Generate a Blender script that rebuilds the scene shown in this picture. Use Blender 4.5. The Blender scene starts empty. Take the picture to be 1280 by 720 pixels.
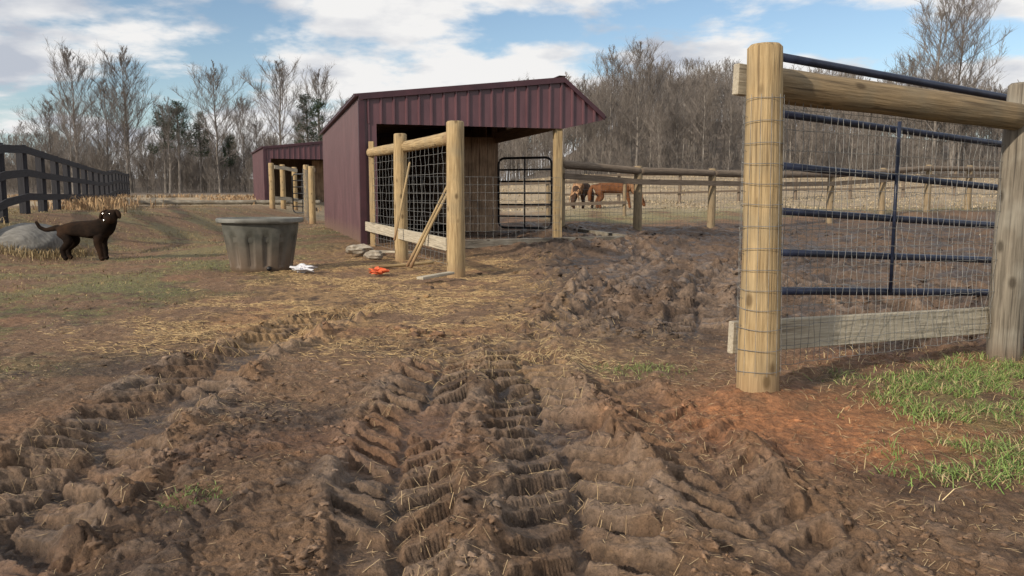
import bpy, bmesh, math, random
import numpy as np
from mathutils import Vector, Matrix, Quaternion

random.seed(7)
scene = bpy.context.scene
COL = scene.collection
scene.view_settings.view_transform = 'Standard'
scene.view_settings.look = 'None'
scene.view_settings.exposure = 0

# ------------------------------------------------------------ noise
def h2(ix, iy, seed):
    n = (ix * 374761393 + iy * 668265263 + seed * 144269) & 0xffffffff
    n = ((n ^ (n >> 13)) * 1274126177) & 0xffffffff
    n = ((n ^ (n >> 15)) * 974634777) & 0xffffffff
    return ((n ^ (n >> 16)) & 0xffffff) / float(0x1000000)

def pn(x, y, seed=0):
    x = np.asarray(x, float); y = np.asarray(y, float)
    ix = np.floor(x).astype(np.int64); iy = np.floor(y).astype(np.int64)
    fx = x - ix; fy = y - iy
    u = fx**3 * (fx * (fx * 6 - 15) + 10); v = fy**3 * (fy * (fy * 6 - 15) + 10)
    def g(dx, dy):
        a = h2(ix + dx, iy + dy, seed) * 2 * math.pi
        return np.cos(a) * (fx - dx) + np.sin(a) * (fy - dy)
    a = g(0, 0) * (1 - u) + g(1, 0) * u
    b = g(0, 1) * (1 - u) + g(1, 1) * u
    return (a * (1 - v) + b * v) * 1.5

def fbm(x, y, o=4, seed=0, gain=.5):
    s = 0; a = 1; f = 1
    for i in range(o):
        s = s + a * pn(x * f + 13.7 * i, y * f - 7.1 * i, seed + i); a *= gain; f *= 2.03
    return s

def worley(x, y, seed=0):
    ix = np.floor(x).astype(np.int64); iy = np.floor(y).astype(np.int64)
    best = np.full(np.shape(x), 9.0); idv = np.zeros(np.shape(x)); sec = np.full(np.shape(x), 9.0)
    for dx in (-1, 0, 1):
        for dy in (-1, 0, 1):
            jx = ix + dx; jy = iy + dy
            px = jx + h2(jx, jy, seed); py = jy + h2(jx, jy, seed + 51)
            d = np.hypot(px - x, py - y)
            r = h2(jx, jy, seed + 99)
            m = d < best
            sec = np.where(m, best, np.minimum(sec, d))
            idv = np.where(m, r, idv); best = np.where(m, d, best)
    return best, sec, idv

def ss(a, b, x):
    t = np.clip((x - a) / (b - a), 0, 1)
    return t * t * (3 - 2 * t)

# ------------------------------------------------------------ terrain
def terrain(x, y):
    x = np.asarray(x, float); y = np.asarray(y, float)
    z = 0.62 * ss(6.8, 10.3, -x) * ss(5, 13, y)
    z = z + 0.14 * ss(13.2, 14.6, y) * ss(-6.5, -5, x) * (1 - ss(2.3, 4, x)) * (1 - ss(25, 28, y))
    z = z + 0.30 * ss(34, 44, y) * (1 - ss(-4, 2, x))
    right = ss(-12, 4, x - 0.02 * y)
    z = z + right * (0.45 * ss(26, 33, y) + 1.9 * ss(33, 58, y))
    z = z + ss(-8, 14, x - .05 * y) * 9.2 * ss(57, 118, y) * (1 - .45 * ss(15, 75, x)) + (1 - right) * 2.2 * ss(72, 120, y)
    z = z + .35 * ss(45, 70, y)
    z = z + 0.03 * pn(x / 3.1, y / 3.1, 5) * ss(2, 8, np.hypot(x, y)) + .02 * pn(x / 1.1, y / 1.1, 6)
    return z

def TZ(x, y):
    return float(terrain(np.array([x]), np.array([y]))[0])

TRACKS = [
    ([0., 1.5, 2.45, 3.3, 4.0, 5.1, 6.2, 7.6], [-1.30, -1.45, -1.58, -1.68, -1.78, -1.75, -1.57, -1.2], .48, 6.3, 7.8, 1.2, 1),
    ([0., 2.0, 2.8, 4.2, 5.6], [.30, .24, .20, .10, .0], .46, 4.7, 5.8, 1.15, 1),
    ([0., 2.0, 3.0, 4.2, 5.8], [-.28, -.34, -.44, -.46, -.38], .38, 4.4, 5.6, .9, -1),
    ([0., 2.0, 3.0, 4.2, 5.8], [.86, .78, .72, .58, .4], .36, 3.8, 5.0, .65, -1),
    ([0., 5.6, 6.5, 7.5, 9.5, 12, 15], [1.2, 1.3, 1.5, 1.75, 2.4, 3.6, 5.5], .5, 12, 15, 1.3, 1),
    ([0., 5.6, 6.5, 7.5, 9.5, 12, 15], [.2, .35, .55, .8, 1.2, 2.0, 3.5], .5, 12, 15, 1.0, -1),
    ([0., 5.6, 7, 9, 12, 15, 19], [3.4, 3.4, 3.2, 3.0, 2.4, 1.9, 1.6], .5, 15, 19, 1.2, 1),
]
def midmask(x, y):
    return ss(-.6, .8, x) * ss(4.6, 6.1, y) * (1 - ss(24.5, 27, y - .3 * np.clip(x - 4, 0, 20))) * (1 - ss(22, 26, x))
def ground_full(x, y):
    r = np.hypot(x, y)
    z = terrain(x, y)
    wx = x + .05 * pn(x * 1.6, y * 1.6, 21) + .012 * pn(x * 6, y * 6, 23) + .006 * pn(x * 24, y * 24, 25)
    wy = y + .05 * pn(x * 1.6, y * 1.6, 22) + .022 * pn(x * 4.2, y * 4.2, 24) + .007 * pn(x * 24, y * 24, 26)
    rut = np.zeros_like(x); ridge = np.zeros_like(x); lugs = np.zeros_like(x); flat = np.zeros_like(x)
    rid_noise = .3 + 1.3 * np.clip(pn(x * 2.6, y * 2.6, 31) + .3, 0, 1)
    for k, (D, X, w, f0, f1, amp, sg) in enumerate(TRACKS):
        cx = np.interp(wy, D, X)
        u = wx - cx
        au = np.abs(u)
        fade = amp * (1 - ss(f0, f1, y))
        if k >= 4: fade = fade * ss(5.3, 6.4, y)
        inside = 1 - ss(w * .47, w * .53, au)
        ph = (wy * sg + .75 * au + k * .07) / (.20 if k < 4 else .26)
        half = np.where(u > 0, 0., .5)
        tri = np.abs(((ph + half) % 1.0) - .5) * 2
        lug = ss(.46, .58, tri) * ss(.005, .03, au)
        cell = h2(np.floor(ph + half).astype(np.int64), (u > 0).astype(np.int64) + 3 * k, 17)
        keep = ss(-.50, -.08, pn(x * 2.1 + k * 9, y * 2.1, 37)) * (.6 + .55 * cell)
        z = z + fade * inside * (-.042 + .052 * lug * (.10 + .85 * keep) * (.7 + .6 * np.clip(au / w * 2, 0, 1)))
        lugs = np.maximum(lugs, np.clip(fade, 0, 1) * inside * lug * keep)
        rd = np.exp(-((au - w * .60) / .055) ** 2)
        notch = .55 + .45 * np.sin((ph + half) * 2 * math.pi + 1.0)
        z = z + fade * rd * .040 * rid_noise * notch
        flat = np.maximum(flat, np.clip(fade, 0, 1) * inside)
        rut = np.maximum(rut, np.clip(fade, 0, 1) * inside * (1 - lug * keep)); ridge = np.maximum(ridge, np.clip(fade, 0, 1) * rd)
    rut = np.clip(rut, 0, 1); lugs = np.clip(lugs, 0, 1)
    churn = .35 + .65 * ss(-.15, .35, pn(x / 1.7, y / 1.7, 41))
    mid = midmask(x, y)
    near = (1 - ss(4.2, 5.6, y)) * ss(-2.6, -1.6, x) * (1 - ss(.9, 1.5, x))
    lft = ss(1.6, 3.5, -x)
    amp = np.clip(.36 + 1.0 * mid + .5 * near + .6 * ridge - .18 * lft, .10, 1.6) * churn
    amp = amp * (1 - .6 * np.exp(-(((x - 1.35) / .9) ** 2 + ((y - 3.6) / .55) ** 2)))
    amp = amp * (1 - .62 * flat * (y < 6.5))
    far = 1 - ss(22, 40, r)
    z = z + far * amp * (.045 * fbm(x * 1.7, y * 1.7, 2, 61) + .05 * mid * np.abs(pn(x * 3.2, y * 3.2, 63)) * 2)
    f2 = 1 - ss(14, 26, r)
    qx = x + .035 * pn(x * 9, y * 9, 71) + .016 * pn(x * 25, y * 25, 75); qy = y + .035 * pn(x * 9, y * 9, 72) + .016 * pn(x * 25, y * 25, 76)
    b, s, i = worley(qx * 9, qy * 9, 73)
    m = ss(.5, .75, i + .35 * ridge + .15 * amp)
    crack = ss(.0, .16, s - b)
    clod = np.clip(1.15 - b * (1.3 + i), 0, .8) ** .5 * m * crack
    z = z + f2 * (.15 + .85 * np.clip(amp, 0, 1.2)) * .030 * clod
    b2, s2, i2 = worley(qx * 20, qy * 20, 83)
    clod2 = np.clip(1.1 - b2 * 1.5, 0, .7) ** .5 * ss(.35, .6, i2) * ss(.0, .18, s2 - b2)
    f3 = 1 - ss(6, 12, r)
    z = z + f3 * (.3 + .7 * np.clip(amp, 0, 1)) * .016 * clod2
    b3, s3, i3 = worley(qx * 46, qy * 46, 87)
    f4 = 1 - ss(3.2, 6, r)
    z = z + f4 * (.4 + .6 * np.clip(amp, 0, 1)) * .0080 * np.clip(1.1 - b3 * 1.6, 0, .75) * ss(.35, .6, i3)
    z = z + f3 * (.006 * fbm(x * 14, y * 14, 3, 91, .6)) * (.5 + .5 * np.clip(amp, 0, 1))
    z = z + (1 - ss(14, 30, r)) * ss(5, 9, r) * .012 * fbm(x * 5, y * 5, 3, 95, .6)
    z = z + .05 * np.exp(-(((x - 1.25) / .22) ** 2 + ((y - 3.9) / .2) ** 2))
    return z, rut, ridge, amp, clod + .4 * clod2 * f3, lugs

def lerp(a, b, t):
    return a * (1 - t[:, None]) + np.array(b)[None, :] * t[:, None]

def ground_color(x, y, rut, ridge, clod, lugs):
    N = len(x)
    n1 = fbm(x / 1.3, y / 1.3, 4, 101); n2 = fbm(x * 2.5, y * 2.5, 3, 111); n3 = fbm(x * 11, y * 11, 2, 121)
    c = np.tile(np.array([.190, .114, .066]), (N, 1))
    c = lerp(c, (.078, .047, .030), ss(-.25, .4, n1 + .5 * n2))
    mid = midmask(x, y)
    c = lerp(c, (.104, .071, .051), .75 * mid)
    c = lerp(c, (.042, .029, .022), mid * ss(-.15, .4, n2 + n1 * .5) * .8)
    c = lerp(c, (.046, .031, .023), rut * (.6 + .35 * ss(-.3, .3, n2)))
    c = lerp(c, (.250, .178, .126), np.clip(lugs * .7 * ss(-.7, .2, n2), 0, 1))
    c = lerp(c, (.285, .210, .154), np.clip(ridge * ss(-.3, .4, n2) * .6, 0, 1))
    c = lerp(c, (.240, .170, .122), np.clip(clod * .5 * ss(-.5, .4, n3 + n2), 0, 1) * (1 - ss(12, 20, np.hypot(x, y))))
    st = ss(-3.6, -2.2, x) * (1 - ss(-.3, .9, x)) * ss(4.6, 6.0, y) * (1 - ss(12, 14.5, y))
    st = np.maximum(st, .8 * np.exp(-(((x - .25) / .7) ** 2 + ((y - 5.1) / .7) ** 2)))
    st = np.maximum(st, .8 * np.exp(-(((x + 2.9) / 1.2) ** 2 + ((y - 13) / 2.4) ** 2)))
    c = lerp(c, (.42, .255, .11), np.clip(st * ss(-.3, .45, n3 * .5 + n2 * .6 + .6 * n1) * .62, 0, 1))
    red = np.exp(-(((x - 1.45) / .85) ** 2 + ((y - 3.50) / .62) ** 2) ** 1.5)
    red = np.maximum(red, .6 * np.exp(-(((x - 2.9) / 1.2) ** 2 + ((y - 4.75) / .35) ** 2)))
    c = lerp(c, (.38, .168, .074), np.clip(red * (.85 + .5 * n2 + .3 * n3), 0, 1))
    redp = ss(.2, .7, pn(x / .9, y / .9, 131)) * (1 - mid) * .35
    c = lerp(c, (.28, .138, .070), redp)
    gl = ss(1.9, 3.6, -x - .05 * y) * ss(2.5, 4, y) * (1 - ss(20, 30, y)) * ss(-.05, .45, n1 + .5 * n3 + .1)
    c = lerp(c, (.145, .150, .050), np.clip(gl * .65, 0, 1))
    gl2 = ss(3.0, 5.5, -x) * ss(6, 9, y) * ss(-.5, .3, n1 + n3 * .5)
    c = lerp(c, (.25, .18, .090), np.clip(gl2 * .45, 0, 1))
    gr = ss(1.45, 2.1, x) * (1 - ss(4.3, 4.8, y - .4 * (x - 2))) * ss(-.4, .4, n2)
    c = lerp(c, (.17, .15, .060), np.clip(gr * .6, 0, 1))
    gf = ss(.5, 2.5, x) * ss(26.5, 29, y - .35 * np.clip(x - 4, 0, 20) + .8 * n1) * (1 - ss(33, 38, y))
    c = lerp(c, (.24, .215, .105), np.clip(gf * .8 * ss(-.6, .4, n1 + .3), 0, 1))
    ff = ss(29, 34, y + 2 * n1 - .3 * np.clip(x - 4, 0, 20) * (y < 40))
    c = lerp(c, (.38, .30, .20), ff * .9)
    ff2 = ff * ss(.0, .6, pn(x / 6, y / 2.5, 141)) * .35
    c = lerp(c, (.26, .215, .13), ff2)
    wd = ss(53, 60, y)
    c = lerp(c, (.125, .100, .080), wd * .95)
    c = c * (1 + .16 * n3[:, None])
    rough = np.clip(.90 - .48 * np.clip(mid * ss(-.2, .4, n2) + .8 * rut + .3 * ss(.0, .5, n1 + .5 * n2), 0, 1), .3, 1)
    return np.clip(c, .01, .8), rough

def build_ground():
    front = np.radians(np.linspace(-42, 42, 900))
    back = np.radians(np.linspace(42, 318, 64)[1:-1])
    ang = np.concatenate([front, back])
    rs = [0.02, .3, .7, 1.1, 1.5]
    r = 1.9
    while r < 8:
        rs.append(r); r *= 1.0030
    while r < 34:
        rs.append(r); r *= 1.0045
    while r < 900:
        rs.append(r); r *= 1.03
    rs = np.array(rs)
    C = len(ang); R = len(rs)
    A, RR = np.meshgrid(ang, rs)
    x = (RR * np.sin(A)).ravel(); y = (RR * np.cos(A) - .5).ravel()
    z, rut, ridge, amp, clod, lugs = ground_full(x, y)
    N = C * R
    co = np.stack([x, y, z], 1)
    i = np.arange(R - 1)[:, None] * C; j = np.arange(C)[None, :]; jn = (j + 1) % C
    f = np.stack([i + j, i + C + j, i + C + jn, i + jn], -1).reshape(-1, 4)
    f = f[:, ::-1]
    me = bpy.data.meshes.new('ground')
    me.vertices.add(N); me.vertices.foreach_set('co', co.ravel())
    F = len(f)
    me.loops.add(F * 4); me.loops.foreach_set('vertex_index', f.ravel().astype(np.int32))
    me.polygons.add(F); me.polygons.foreach_set('loop_start', (np.arange(F) * 4).astype(np.int32))
    me.polygons.foreach_set('use_smooth', np.ones(F, dtype=bool))
    me.update(calc_edges=True)
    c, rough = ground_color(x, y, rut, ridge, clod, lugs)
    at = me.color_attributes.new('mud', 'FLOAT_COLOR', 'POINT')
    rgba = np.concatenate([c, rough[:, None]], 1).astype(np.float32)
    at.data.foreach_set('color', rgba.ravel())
    ob = bpy.data.objects.new('ground', me); COL.objects.link(ob)
    ob['kind'] = 'structure'; ob['label'] = 'churned muddy paddock ground with tractor tyre ruts and grass'; ob['category'] = 'ground'
    m = bpy.data.materials.new('mud'); m.use_nodes = True
    nt = m.node_tree; N_ = nt.nodes; L = nt.links; bs = N_['Principled BSDF']
    a = N_.new('ShaderNodeVertexColor'); a.layer_name = 'mud'
    g = N_.new('ShaderNodeNewGeometry')
    no = N_.new('ShaderNodeTexNoise'); no.inputs['Scale'].default_value = 34; no.inputs['Detail'].default_value = 8; no.inputs['Roughness'].default_value = .75
    L.new(g.outputs['Position'], no.inputs['Vector'])
    mr = N_.new('ShaderNodeMapRange'); mr.inputs[1].default_value = .3; mr.inputs[2].default_value = .7; mr.inputs[3].default_value = .4; mr.inputs[4].default_value = 1.55
    L.new(no.outputs['Fac'], mr.inputs[0])
    mx = N_.new('ShaderNodeVectorMath'); mx.operation = 'SCALE'
    L.new(a.outputs['Color'], mx.inputs[0]); L.new(mr.outputs[0], mx.inputs['Scale'])
    no2 = N_.new('ShaderNodeTexNoise'); no2.inputs['Scale'].default_value = 95; no2.inputs['Detail'].default_value = 3
    mp = N_.new('ShaderNodeMapping'); mp.inputs['Scale'].default_value = (1, .45, 1); mp.inputs['Rotation'].default_value = (0, 0, .6)
    L.new(g.outputs['Position'], mp.inputs[0]); L.new(mp.outputs[0], no2.inputs['Vector'])
    mr2 = N_.new('ShaderNodeMapRange'); mr2.inputs[1].default_value = .60; mr2.inputs[2].default_value = .70; mr2.inputs[3].default_value = 0; mr2.inputs[4].default_value = .4
    L.new(no2.outputs['Fac'], mr2.inputs[0])
    mixc = N_.new('ShaderNodeMix'); mixc.data_type = 'RGBA'
    L.new(mr2.outputs[0], mixc.inputs[0]); L.new(mx.outputs[0], mixc.inputs[6]); mixc.inputs[7].default_value = (.32, .205, .11, 1)
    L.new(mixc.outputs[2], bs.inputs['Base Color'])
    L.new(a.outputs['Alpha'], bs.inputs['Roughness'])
    bs.inputs['Specular IOR Level'].default_value = .35
    vo = N_.new('ShaderNodeTexVoronoi'); vo.inputs['Scale'].default_value = 55; vo.inputs['Randomness'].default_value = 1
    nv = N_.new('ShaderNodeTexNoise'); nv.inputs['Scale'].default_value = 60; nv.inputs['Detail'].default_value = 2
    L.new(g.outputs['Position'], nv.inputs['Vector'])
    va = N_.new('ShaderNodeVectorMath'); va.operation = 'MULTIPLY_ADD'; L.new(nv.outputs['Color'], va.inputs[0]); va.inputs[1].default_value = (.035, .035, .035); L.new(g.outputs['Position'], va.inputs[2])
    L.new(va.outputs[0], vo.inputs['Vector'])
    bp0 = N_.new('ShaderNodeBump'); bp0.invert = True; bp0.inputs['Strength'].default_value = .5; bp0.inputs['Distance'].default_value = .010
    L.new(vo.outputs['Distance'], bp0.inputs['Height'])
    bp = N_.new('ShaderNodeBump'); bp.inputs['Strength'].default_value = 1.0; bp.inputs['Distance'].default_value = .020
    L.new(bp0.outputs[0], bp.inputs['Normal'])
    L.new(no.outputs['Fac'], bp.inputs['Height']); L.new(bp.outputs[0], bs.inputs['Normal'])
    me.materials.append(m)
    return ob
build_ground()

# ------------------------------------------------------------ materials
def newmat(name):
    m = bpy.data.materials.new(name); m.use_nodes = True
    return m, m.node_tree.nodes, m.node_tree.links, m.node_tree.nodes['Principled BSDF']

def noisy(name, c1, c2, scale=8, stretch=(1, 1, 1), rough=.8, metal=0, bump=.3, bdist=.01, lo=.35, hi=.65, dirt=None, dirt_h=.2, spec=.4, c3=None, c3s=3.2, rotx=0):
    m, N, L, b = newmat(name)
    tc = N.new('ShaderNodeTexCoord'); mp = N.new('ShaderNodeMapping'); mp.inputs['Scale'].default_value = stretch
    L.new(tc.outputs['Object'], mp.inputs[0])
    n = N.new('ShaderNodeTexNoise'); n.inputs['Scale'].default_value = scale; n.inputs['Detail'].default_value = 6; n.inputs['Roughness'].default_value = .62
    L.new(mp.outputs[0], n.inputs['Vector'])
    r = N.new('ShaderNodeValToRGB'); r.color_ramp.elements[0].position = lo; r.color_ramp.elements[1].position = hi
    r.color_ramp.elements[0].color = (*c1, 1); r.color_ramp.elements[1].color = (*c2, 1)
    L.new(n.outputs['Fac'], r.inputs[0])
    out = r.outputs[0]
    if c3 is not None:
        n2 = N.new('ShaderNodeTexNoise'); n2.inputs['Scale'].default_value = c3s; n2.inputs['Detail'].default_value = 3
        L.new(tc.outputs['Object'], n2.inputs['Vector'])
        mr = N.new('ShaderNodeMapRange'); mr.inputs[1].default_value = .46; mr.inputs[2].default_value = .66; mr.inputs[4].default_value = .8
        L.new(n2.outputs['Fac'], mr.inputs[0])
        mx = N.new('ShaderNodeMix'); mx.data_type = 'RGBA'; mx.inputs[7].default_value = (*c3, 1)
        L.new(mr.outputs[0], mx.inputs[0]); L.new(out, mx.inputs[6]); out = mx.outputs[2]
    if dirt is not None:
        sx = N.new('ShaderNodeSeparateXYZ'); L.new(tc.outputs['Object'], sx.inputs[0])
        ad = N.new('ShaderNodeMath'); ad.operation = 'MULTIPLY_ADD'; L.new(n.outputs['Fac'], ad.inputs[0]); ad.inputs[1].default_value = -dirt_h; L.new(sx.outputs['Z'], ad.inputs[2])
        mr = N.new('ShaderNodeMapRange'); mr.inputs[1].default_value = -dirt_h * .5; mr.inputs[2].default_value = dirt_h; mr.inputs[3].default_value = .9; mr.inputs[4].default_value = 0
        L.new(ad.outputs[0], mr.inputs[0])
        mx = N.new('ShaderNodeMix'); mx.data_type = 'RGBA'; mx.inputs[7].default_value = (*dirt, 1)
        L.new(mr.outputs[0], mx.inputs[0]); L.new(out, mx.inputs[6]); out = mx.outputs[2]
    L.new(out, b.inputs['Base Color'])
    b.inputs['Roughness'].default_value = rough; b.inputs['Metallic'].default_value = metal
    b.inputs['Specular IOR Level'].default_value = spec
    if bump:
        bp = N.new('ShaderNodeBump'); bp.inputs['Strength'].default_value = bump; bp.inputs['Distance'].default_value = bdist
        L.new(n.outputs['Fac'], bp.inputs['Height']); L.new(bp.outputs[0], b.inputs['Normal'])
    return m

def wood(name, c1, c2, knots=True, dirt=None, dirt_h=.2, c3=None, streak=.7):
    m = noisy(name, c1, c2, 7, (8, 8, .5), .85, bump=.8, bdist=.012, dirt=dirt, dirt_h=dirt_h, c3=c3, c3s=3.4, lo=.3, hi=.68)
    N = m.node_tree.nodes; L = m.node_tree.links; b = N['Principled BSDF']
    src = b.inputs['Base Color'].links[0].from_socket
    tc = N.new('ShaderNodeTexCoord')
    mp = N.new('ShaderNodeMapping'); mp.inputs['Scale'].default_value = (26, 26, .8); L.new(tc.outputs['Object'], mp.inputs[0])
    nn = N.new('ShaderNodeTexNoise'); nn.inputs['Scale'].default_value = 2; nn.inputs['Detail'].default_value = 3; L.new(mp.outputs[0], nn.inputs['Vector'])
    mr = N.new('ShaderNodeMapRange'); mr.inputs[1].default_value = .56; mr.inputs[2].default_value = .68; mr.inputs[3].default_value = 0; mr.inputs[4].default_value = streak
    L.new(nn.outputs['Fac'], mr.inputs[0])
    mx = N.new('ShaderNodeMix'); mx.data_type = 'RGBA'; mx.inputs[7].default_value = (c1[0] * .4, c1[1] * .38, c1[2] * .4, 1)
    L.new(mr.outputs[0], mx.inputs[0]); L.new(src, mx.inputs[6]); src = mx.outputs[2]
    if knots:
        mp = N.new('ShaderNodeMapping'); mp.inputs['Scale'].default_value = (1.0, 1.0, .55)
        L.new(tc.outputs['Object'], mp.inputs[0])
        v = N.new('ShaderNodeTexVoronoi'); v.inputs['Scale'].default_value = 6.5; L.new(mp.outputs[0], v.inputs['Vector'])
        mr = N.new('ShaderNodeMapRange'); mr.inputs[1].default_value = .08; mr.inputs[2].default_value = .17; mr.inputs[3].default_value = .75; mr.inputs[4].default_value = 0
        L.new(v.outputs['Distance'], mr.inputs[0])
        mx = N.new('ShaderNodeMix'); mx.data_type = 'RGBA'; mx.inputs[7].default_value = (c1[0] * .38, c1[1] * .34, c1[2] * .3, 1)
        L.new(mr.outputs[0], mx.inputs[0]); L.new(src, mx.inputs[6]); src = mx.outputs[2]
    L.new(src, b.inputs['Base Color'])
    return m

M_POST = wood('treated_pine', (.25, .17, .08), (.50, .37, .20), dirt=(.24, .13, .07), dirt_h=.22, c3=(.30, .235, .14))
M_FPOST = wood('aged_post', (.16, .115, .065), (.34, .26, .16), c3=(.22, .18, .12))
M_LOG = wood('round_rail', (.13, .092, .05), (.31, .225, .125), c3=(.18, .15, .10))
M_GREY = wood('weathered_wood', (.10, .085, .065), (.26, .225, .175), dirt=(.12, .07, .04), c3=(.32, .30, .25))
M_BOARD = wood('pale_board', (.30, .26, .19), (.55, .49, .38), knots=False, c3=(.38, .34, .27))
M_BRN = wood('fence_brown', (.11, .082, .058), (.24, .185, .135), knots=False)
M_INT = wood('barn_board', (.20, .13, .085), (.38, .26, .17), knots=False)
M_PART = wood('partition_board', (.32, .20, .125), (.56, .39, .25), knots=False, c3=(.24, .16, .10))
M_BLACKW = wood('black_board', (.012, .012, .015), (.035, .035, .042), knots=False)
M_PURP = noisy('painted_steel', (.080, .035, .043), (.122, .056, .065), 2.5, (1, 1, .35), .36, bump=.03, spec=.6, dirt=(.16, .10, .07), dirt_h=.25)
M_TRIM = noisy('trim_steel', (.040, .018, .024), (.068, .028, .036), 2.5, rough=.4, bump=.02)
M_GATE = noisy('gate_paint', (.010, .013, .028), (.022, .03, .06), 12, rough=.35, bump=.03)
M_BGATE = noisy('black_tube', (.008, .008, .010), (.02, .02, .024), 12, rough=.4, bump=.03)
M_WIRE = noisy('galvanised_wire', (.13, .13, .125), (.28, .28, .27), 30, rough=.55, metal=.2, bump=0)
M_BARK = noisy('bark', (.10, .088, .078), (.27, .24, .21), 5, (2, 2, .5), .9, bump=.3)
M_TWIG = noisy('twigs', (.13, .112, .10), (.22, .195, .175), 1.2, rough=.9, bump=0)
M_WBARK = noisy('wood_bark', (.13, .115, .10), (.33, .30, .265), 3, (2, 2, .4), .9, bump=.2)
M_WTWIG = noisy('wood_twigs', (.145, .125, .108), (.235, .205, .18), .6, rough=.9, bump=0)
M_PINE = noisy('needles', (.025, .042, .024), (.06, .09, .045), 3, rough=.8, bump=0)
M_TUB = noisy('grey_rubber', (.055, .056, .047), (.115, .114, .098), 5, (1, 1, 1), .6, bump=.1, dirt=(.13, .085, .055), dirt_h=.32)
M_RIM = noisy('grey_rubber_rim', (.10, .10, .088), (.18, .178, .16), 5, rough=.6, bump=.1)
M_HAY = noisy('old_hay', (.12, .115, .105), (.22, .212, .195), 7, (1, 5, 1.5), .95, bump=.6, bdist=.02)
M_STONE = noisy('stone', (.22, .19, .15), (.42, .37, .30), 7, rough=.9, bump=.5)

# ------------------------------------------------------------ helpers
def link(ob): COL.objects.link(ob); return ob
def mesh_obj(name, V, F, mat, smooth=False):
    me = bpy.data.meshes.new(name); me.from_pydata(V, [], F); me.update()
    me.materials.append(mat)
    if smooth: me.polygons.foreach_set('use_smooth', [True] * len(me.polygons))
    return link(bpy.data.objects.new(name, me))
def empty(name, loc, label, cat, group=None, rotz=0):
    e = bpy.data.objects.new(name, None); e.location = loc; e.rotation_euler = (0, 0, rotz); link(e); e.empty_display_size = .2
    meta(e, label, cat, group); return e
def meta(o, label, cat, group=None):
    o['label'] = label; o['category'] = cat
    if group: o['group'] = group
def parent(c, p):
    Mp = Matrix.LocRotScale(p.location, p.rotation_euler if p.rotation_mode != 'QUATERNION' else p.rotation_quaternion, None)
    c.parent = p; c.matrix_parent_inverse = Mp.inverted()
    return c
def plocal(c, p):
    c.parent = p; return c

class MB:
    def __init__(s): s.V = []; s.F = []
    def box(s, a, b):
        x0, y0, z0 = a; x1, y1, z1 = b; n = len(s.V)
        s.V += [(x0, y0, z0), (x1, y0, z0), (x1, y1, z0), (x0, y1, z0), (x0, y0, z1), (x1, y0, z1), (x1, y1, z1), (x0, y1, z1)]
        s.F += [tuple(n + i for i in f) for f in ((0, 3, 2, 1), (4, 5, 6, 7), (0, 1, 5, 4), (1, 2, 6, 5), (2, 3, 7, 6), (3, 0, 4, 7))]
    def hexa(s, p):
        n = len(s.V); s.V += [tuple(q) for q in p]
        s.F += [tuple(n + i for i in f) for f in ((0, 3, 2, 1), (4, 5, 6, 7), (0, 1, 5, 4), (1, 2, 6, 5), (2, 3, 7, 6), (3, 0, 4, 7))]
    def prism(s, pts, seg):
        rings = []
        for i, (p, r) in enumerate(pts):
            p = Vector(p)
            a = Vector(pts[max(i - 1, 0)][0]); b = Vector(pts[min(i + 1, len(pts) - 1)][0])
            d = (b - a).normalized()
            up = Vector((0, 0, 1)) if abs(d.z) < .9 else Vector((1, 0, 0))
            u = d.cross(up).normalized(); v = d.cross(u)
            n = len(s.V)
            for k in range(seg):
                t = 2 * math.pi * k / seg
                s.V.append(tuple(p + (u * math.cos(t) + v * math.sin(t)) * r))
            rings.append(n)
        for a, b in zip(rings, rings[1:]):
            for k in range(seg):
                k2 = (k + 1) % seg
                s.F.append((a + k, b + k, b + k2, a + k2))
        s.F.append(tuple(rings[0] + k for k in range(seg)))
        s.F.append(tuple(rings[-1] + k for k in reversed(range(seg))))
    def obj(s, name, mat, smooth=False): return mesh_obj(name, s.V, s.F, mat, smooth)

def orient(ob, p0, p1):
    p0 = Vector(p0); p1 = Vector(p1)
    ob.location = p0; ob.rotation_mode = 'QUATERNION'
    ob.rotation_quaternion = (p1 - p0).to_track_quat('Z', 'Y')
_s = [0]
def log(name, p0, p1, r0, r1, mat, seg=24, jit=.04, bulge=0):
    _s[0] += 1; sd = _s[0]
    L = (Vector(p1) - Vector(p0)).length
    n = max(8, int(L / .12))
    V = []; F = []
    zs = [0, .012] + [L * i / n for i in range(1, n)] + [L - .015, L]
    rng = random.Random(sd)
    bx, by = rng.uniform(-.012, .012), rng.uniform(-.012, .012)
    for i, z in enumerate(zs):
        t = z / L
        r = r0 + (r1 - r0) * t
        if i == 0 or i == len(zs) - 1: r -= .014
        for k in range(seg):
            a = 2 * math.pi * k / seg
            rr = r * (1 + jit * (float(pn(np.array([math.cos(a) * 1.3 + sd * 7.3 + 2]), np.array([z * 2.1 + math.sin(a) * 1.3]), 3)[0])))
            V.append((rr * math.cos(a) + bx * math.sin(t * math.pi), rr * math.sin(a) + by * math.sin(t * 3.1), z))
    for i in range(len(zs) - 1):
        for k in range(seg):
            k2 = (k + 1) % seg
            F.append((i * seg + k, i * seg + k2, (i + 1) * seg + k2, (i + 1) * seg + k))
    F.append(tuple(reversed(range(seg)))); F.append(tuple((len(zs) - 1) * seg + k for k in range(seg)))
    ob = mesh_obj(name, V, F, mat, True)
    orient(ob, p0, p1)
    return ob
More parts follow.
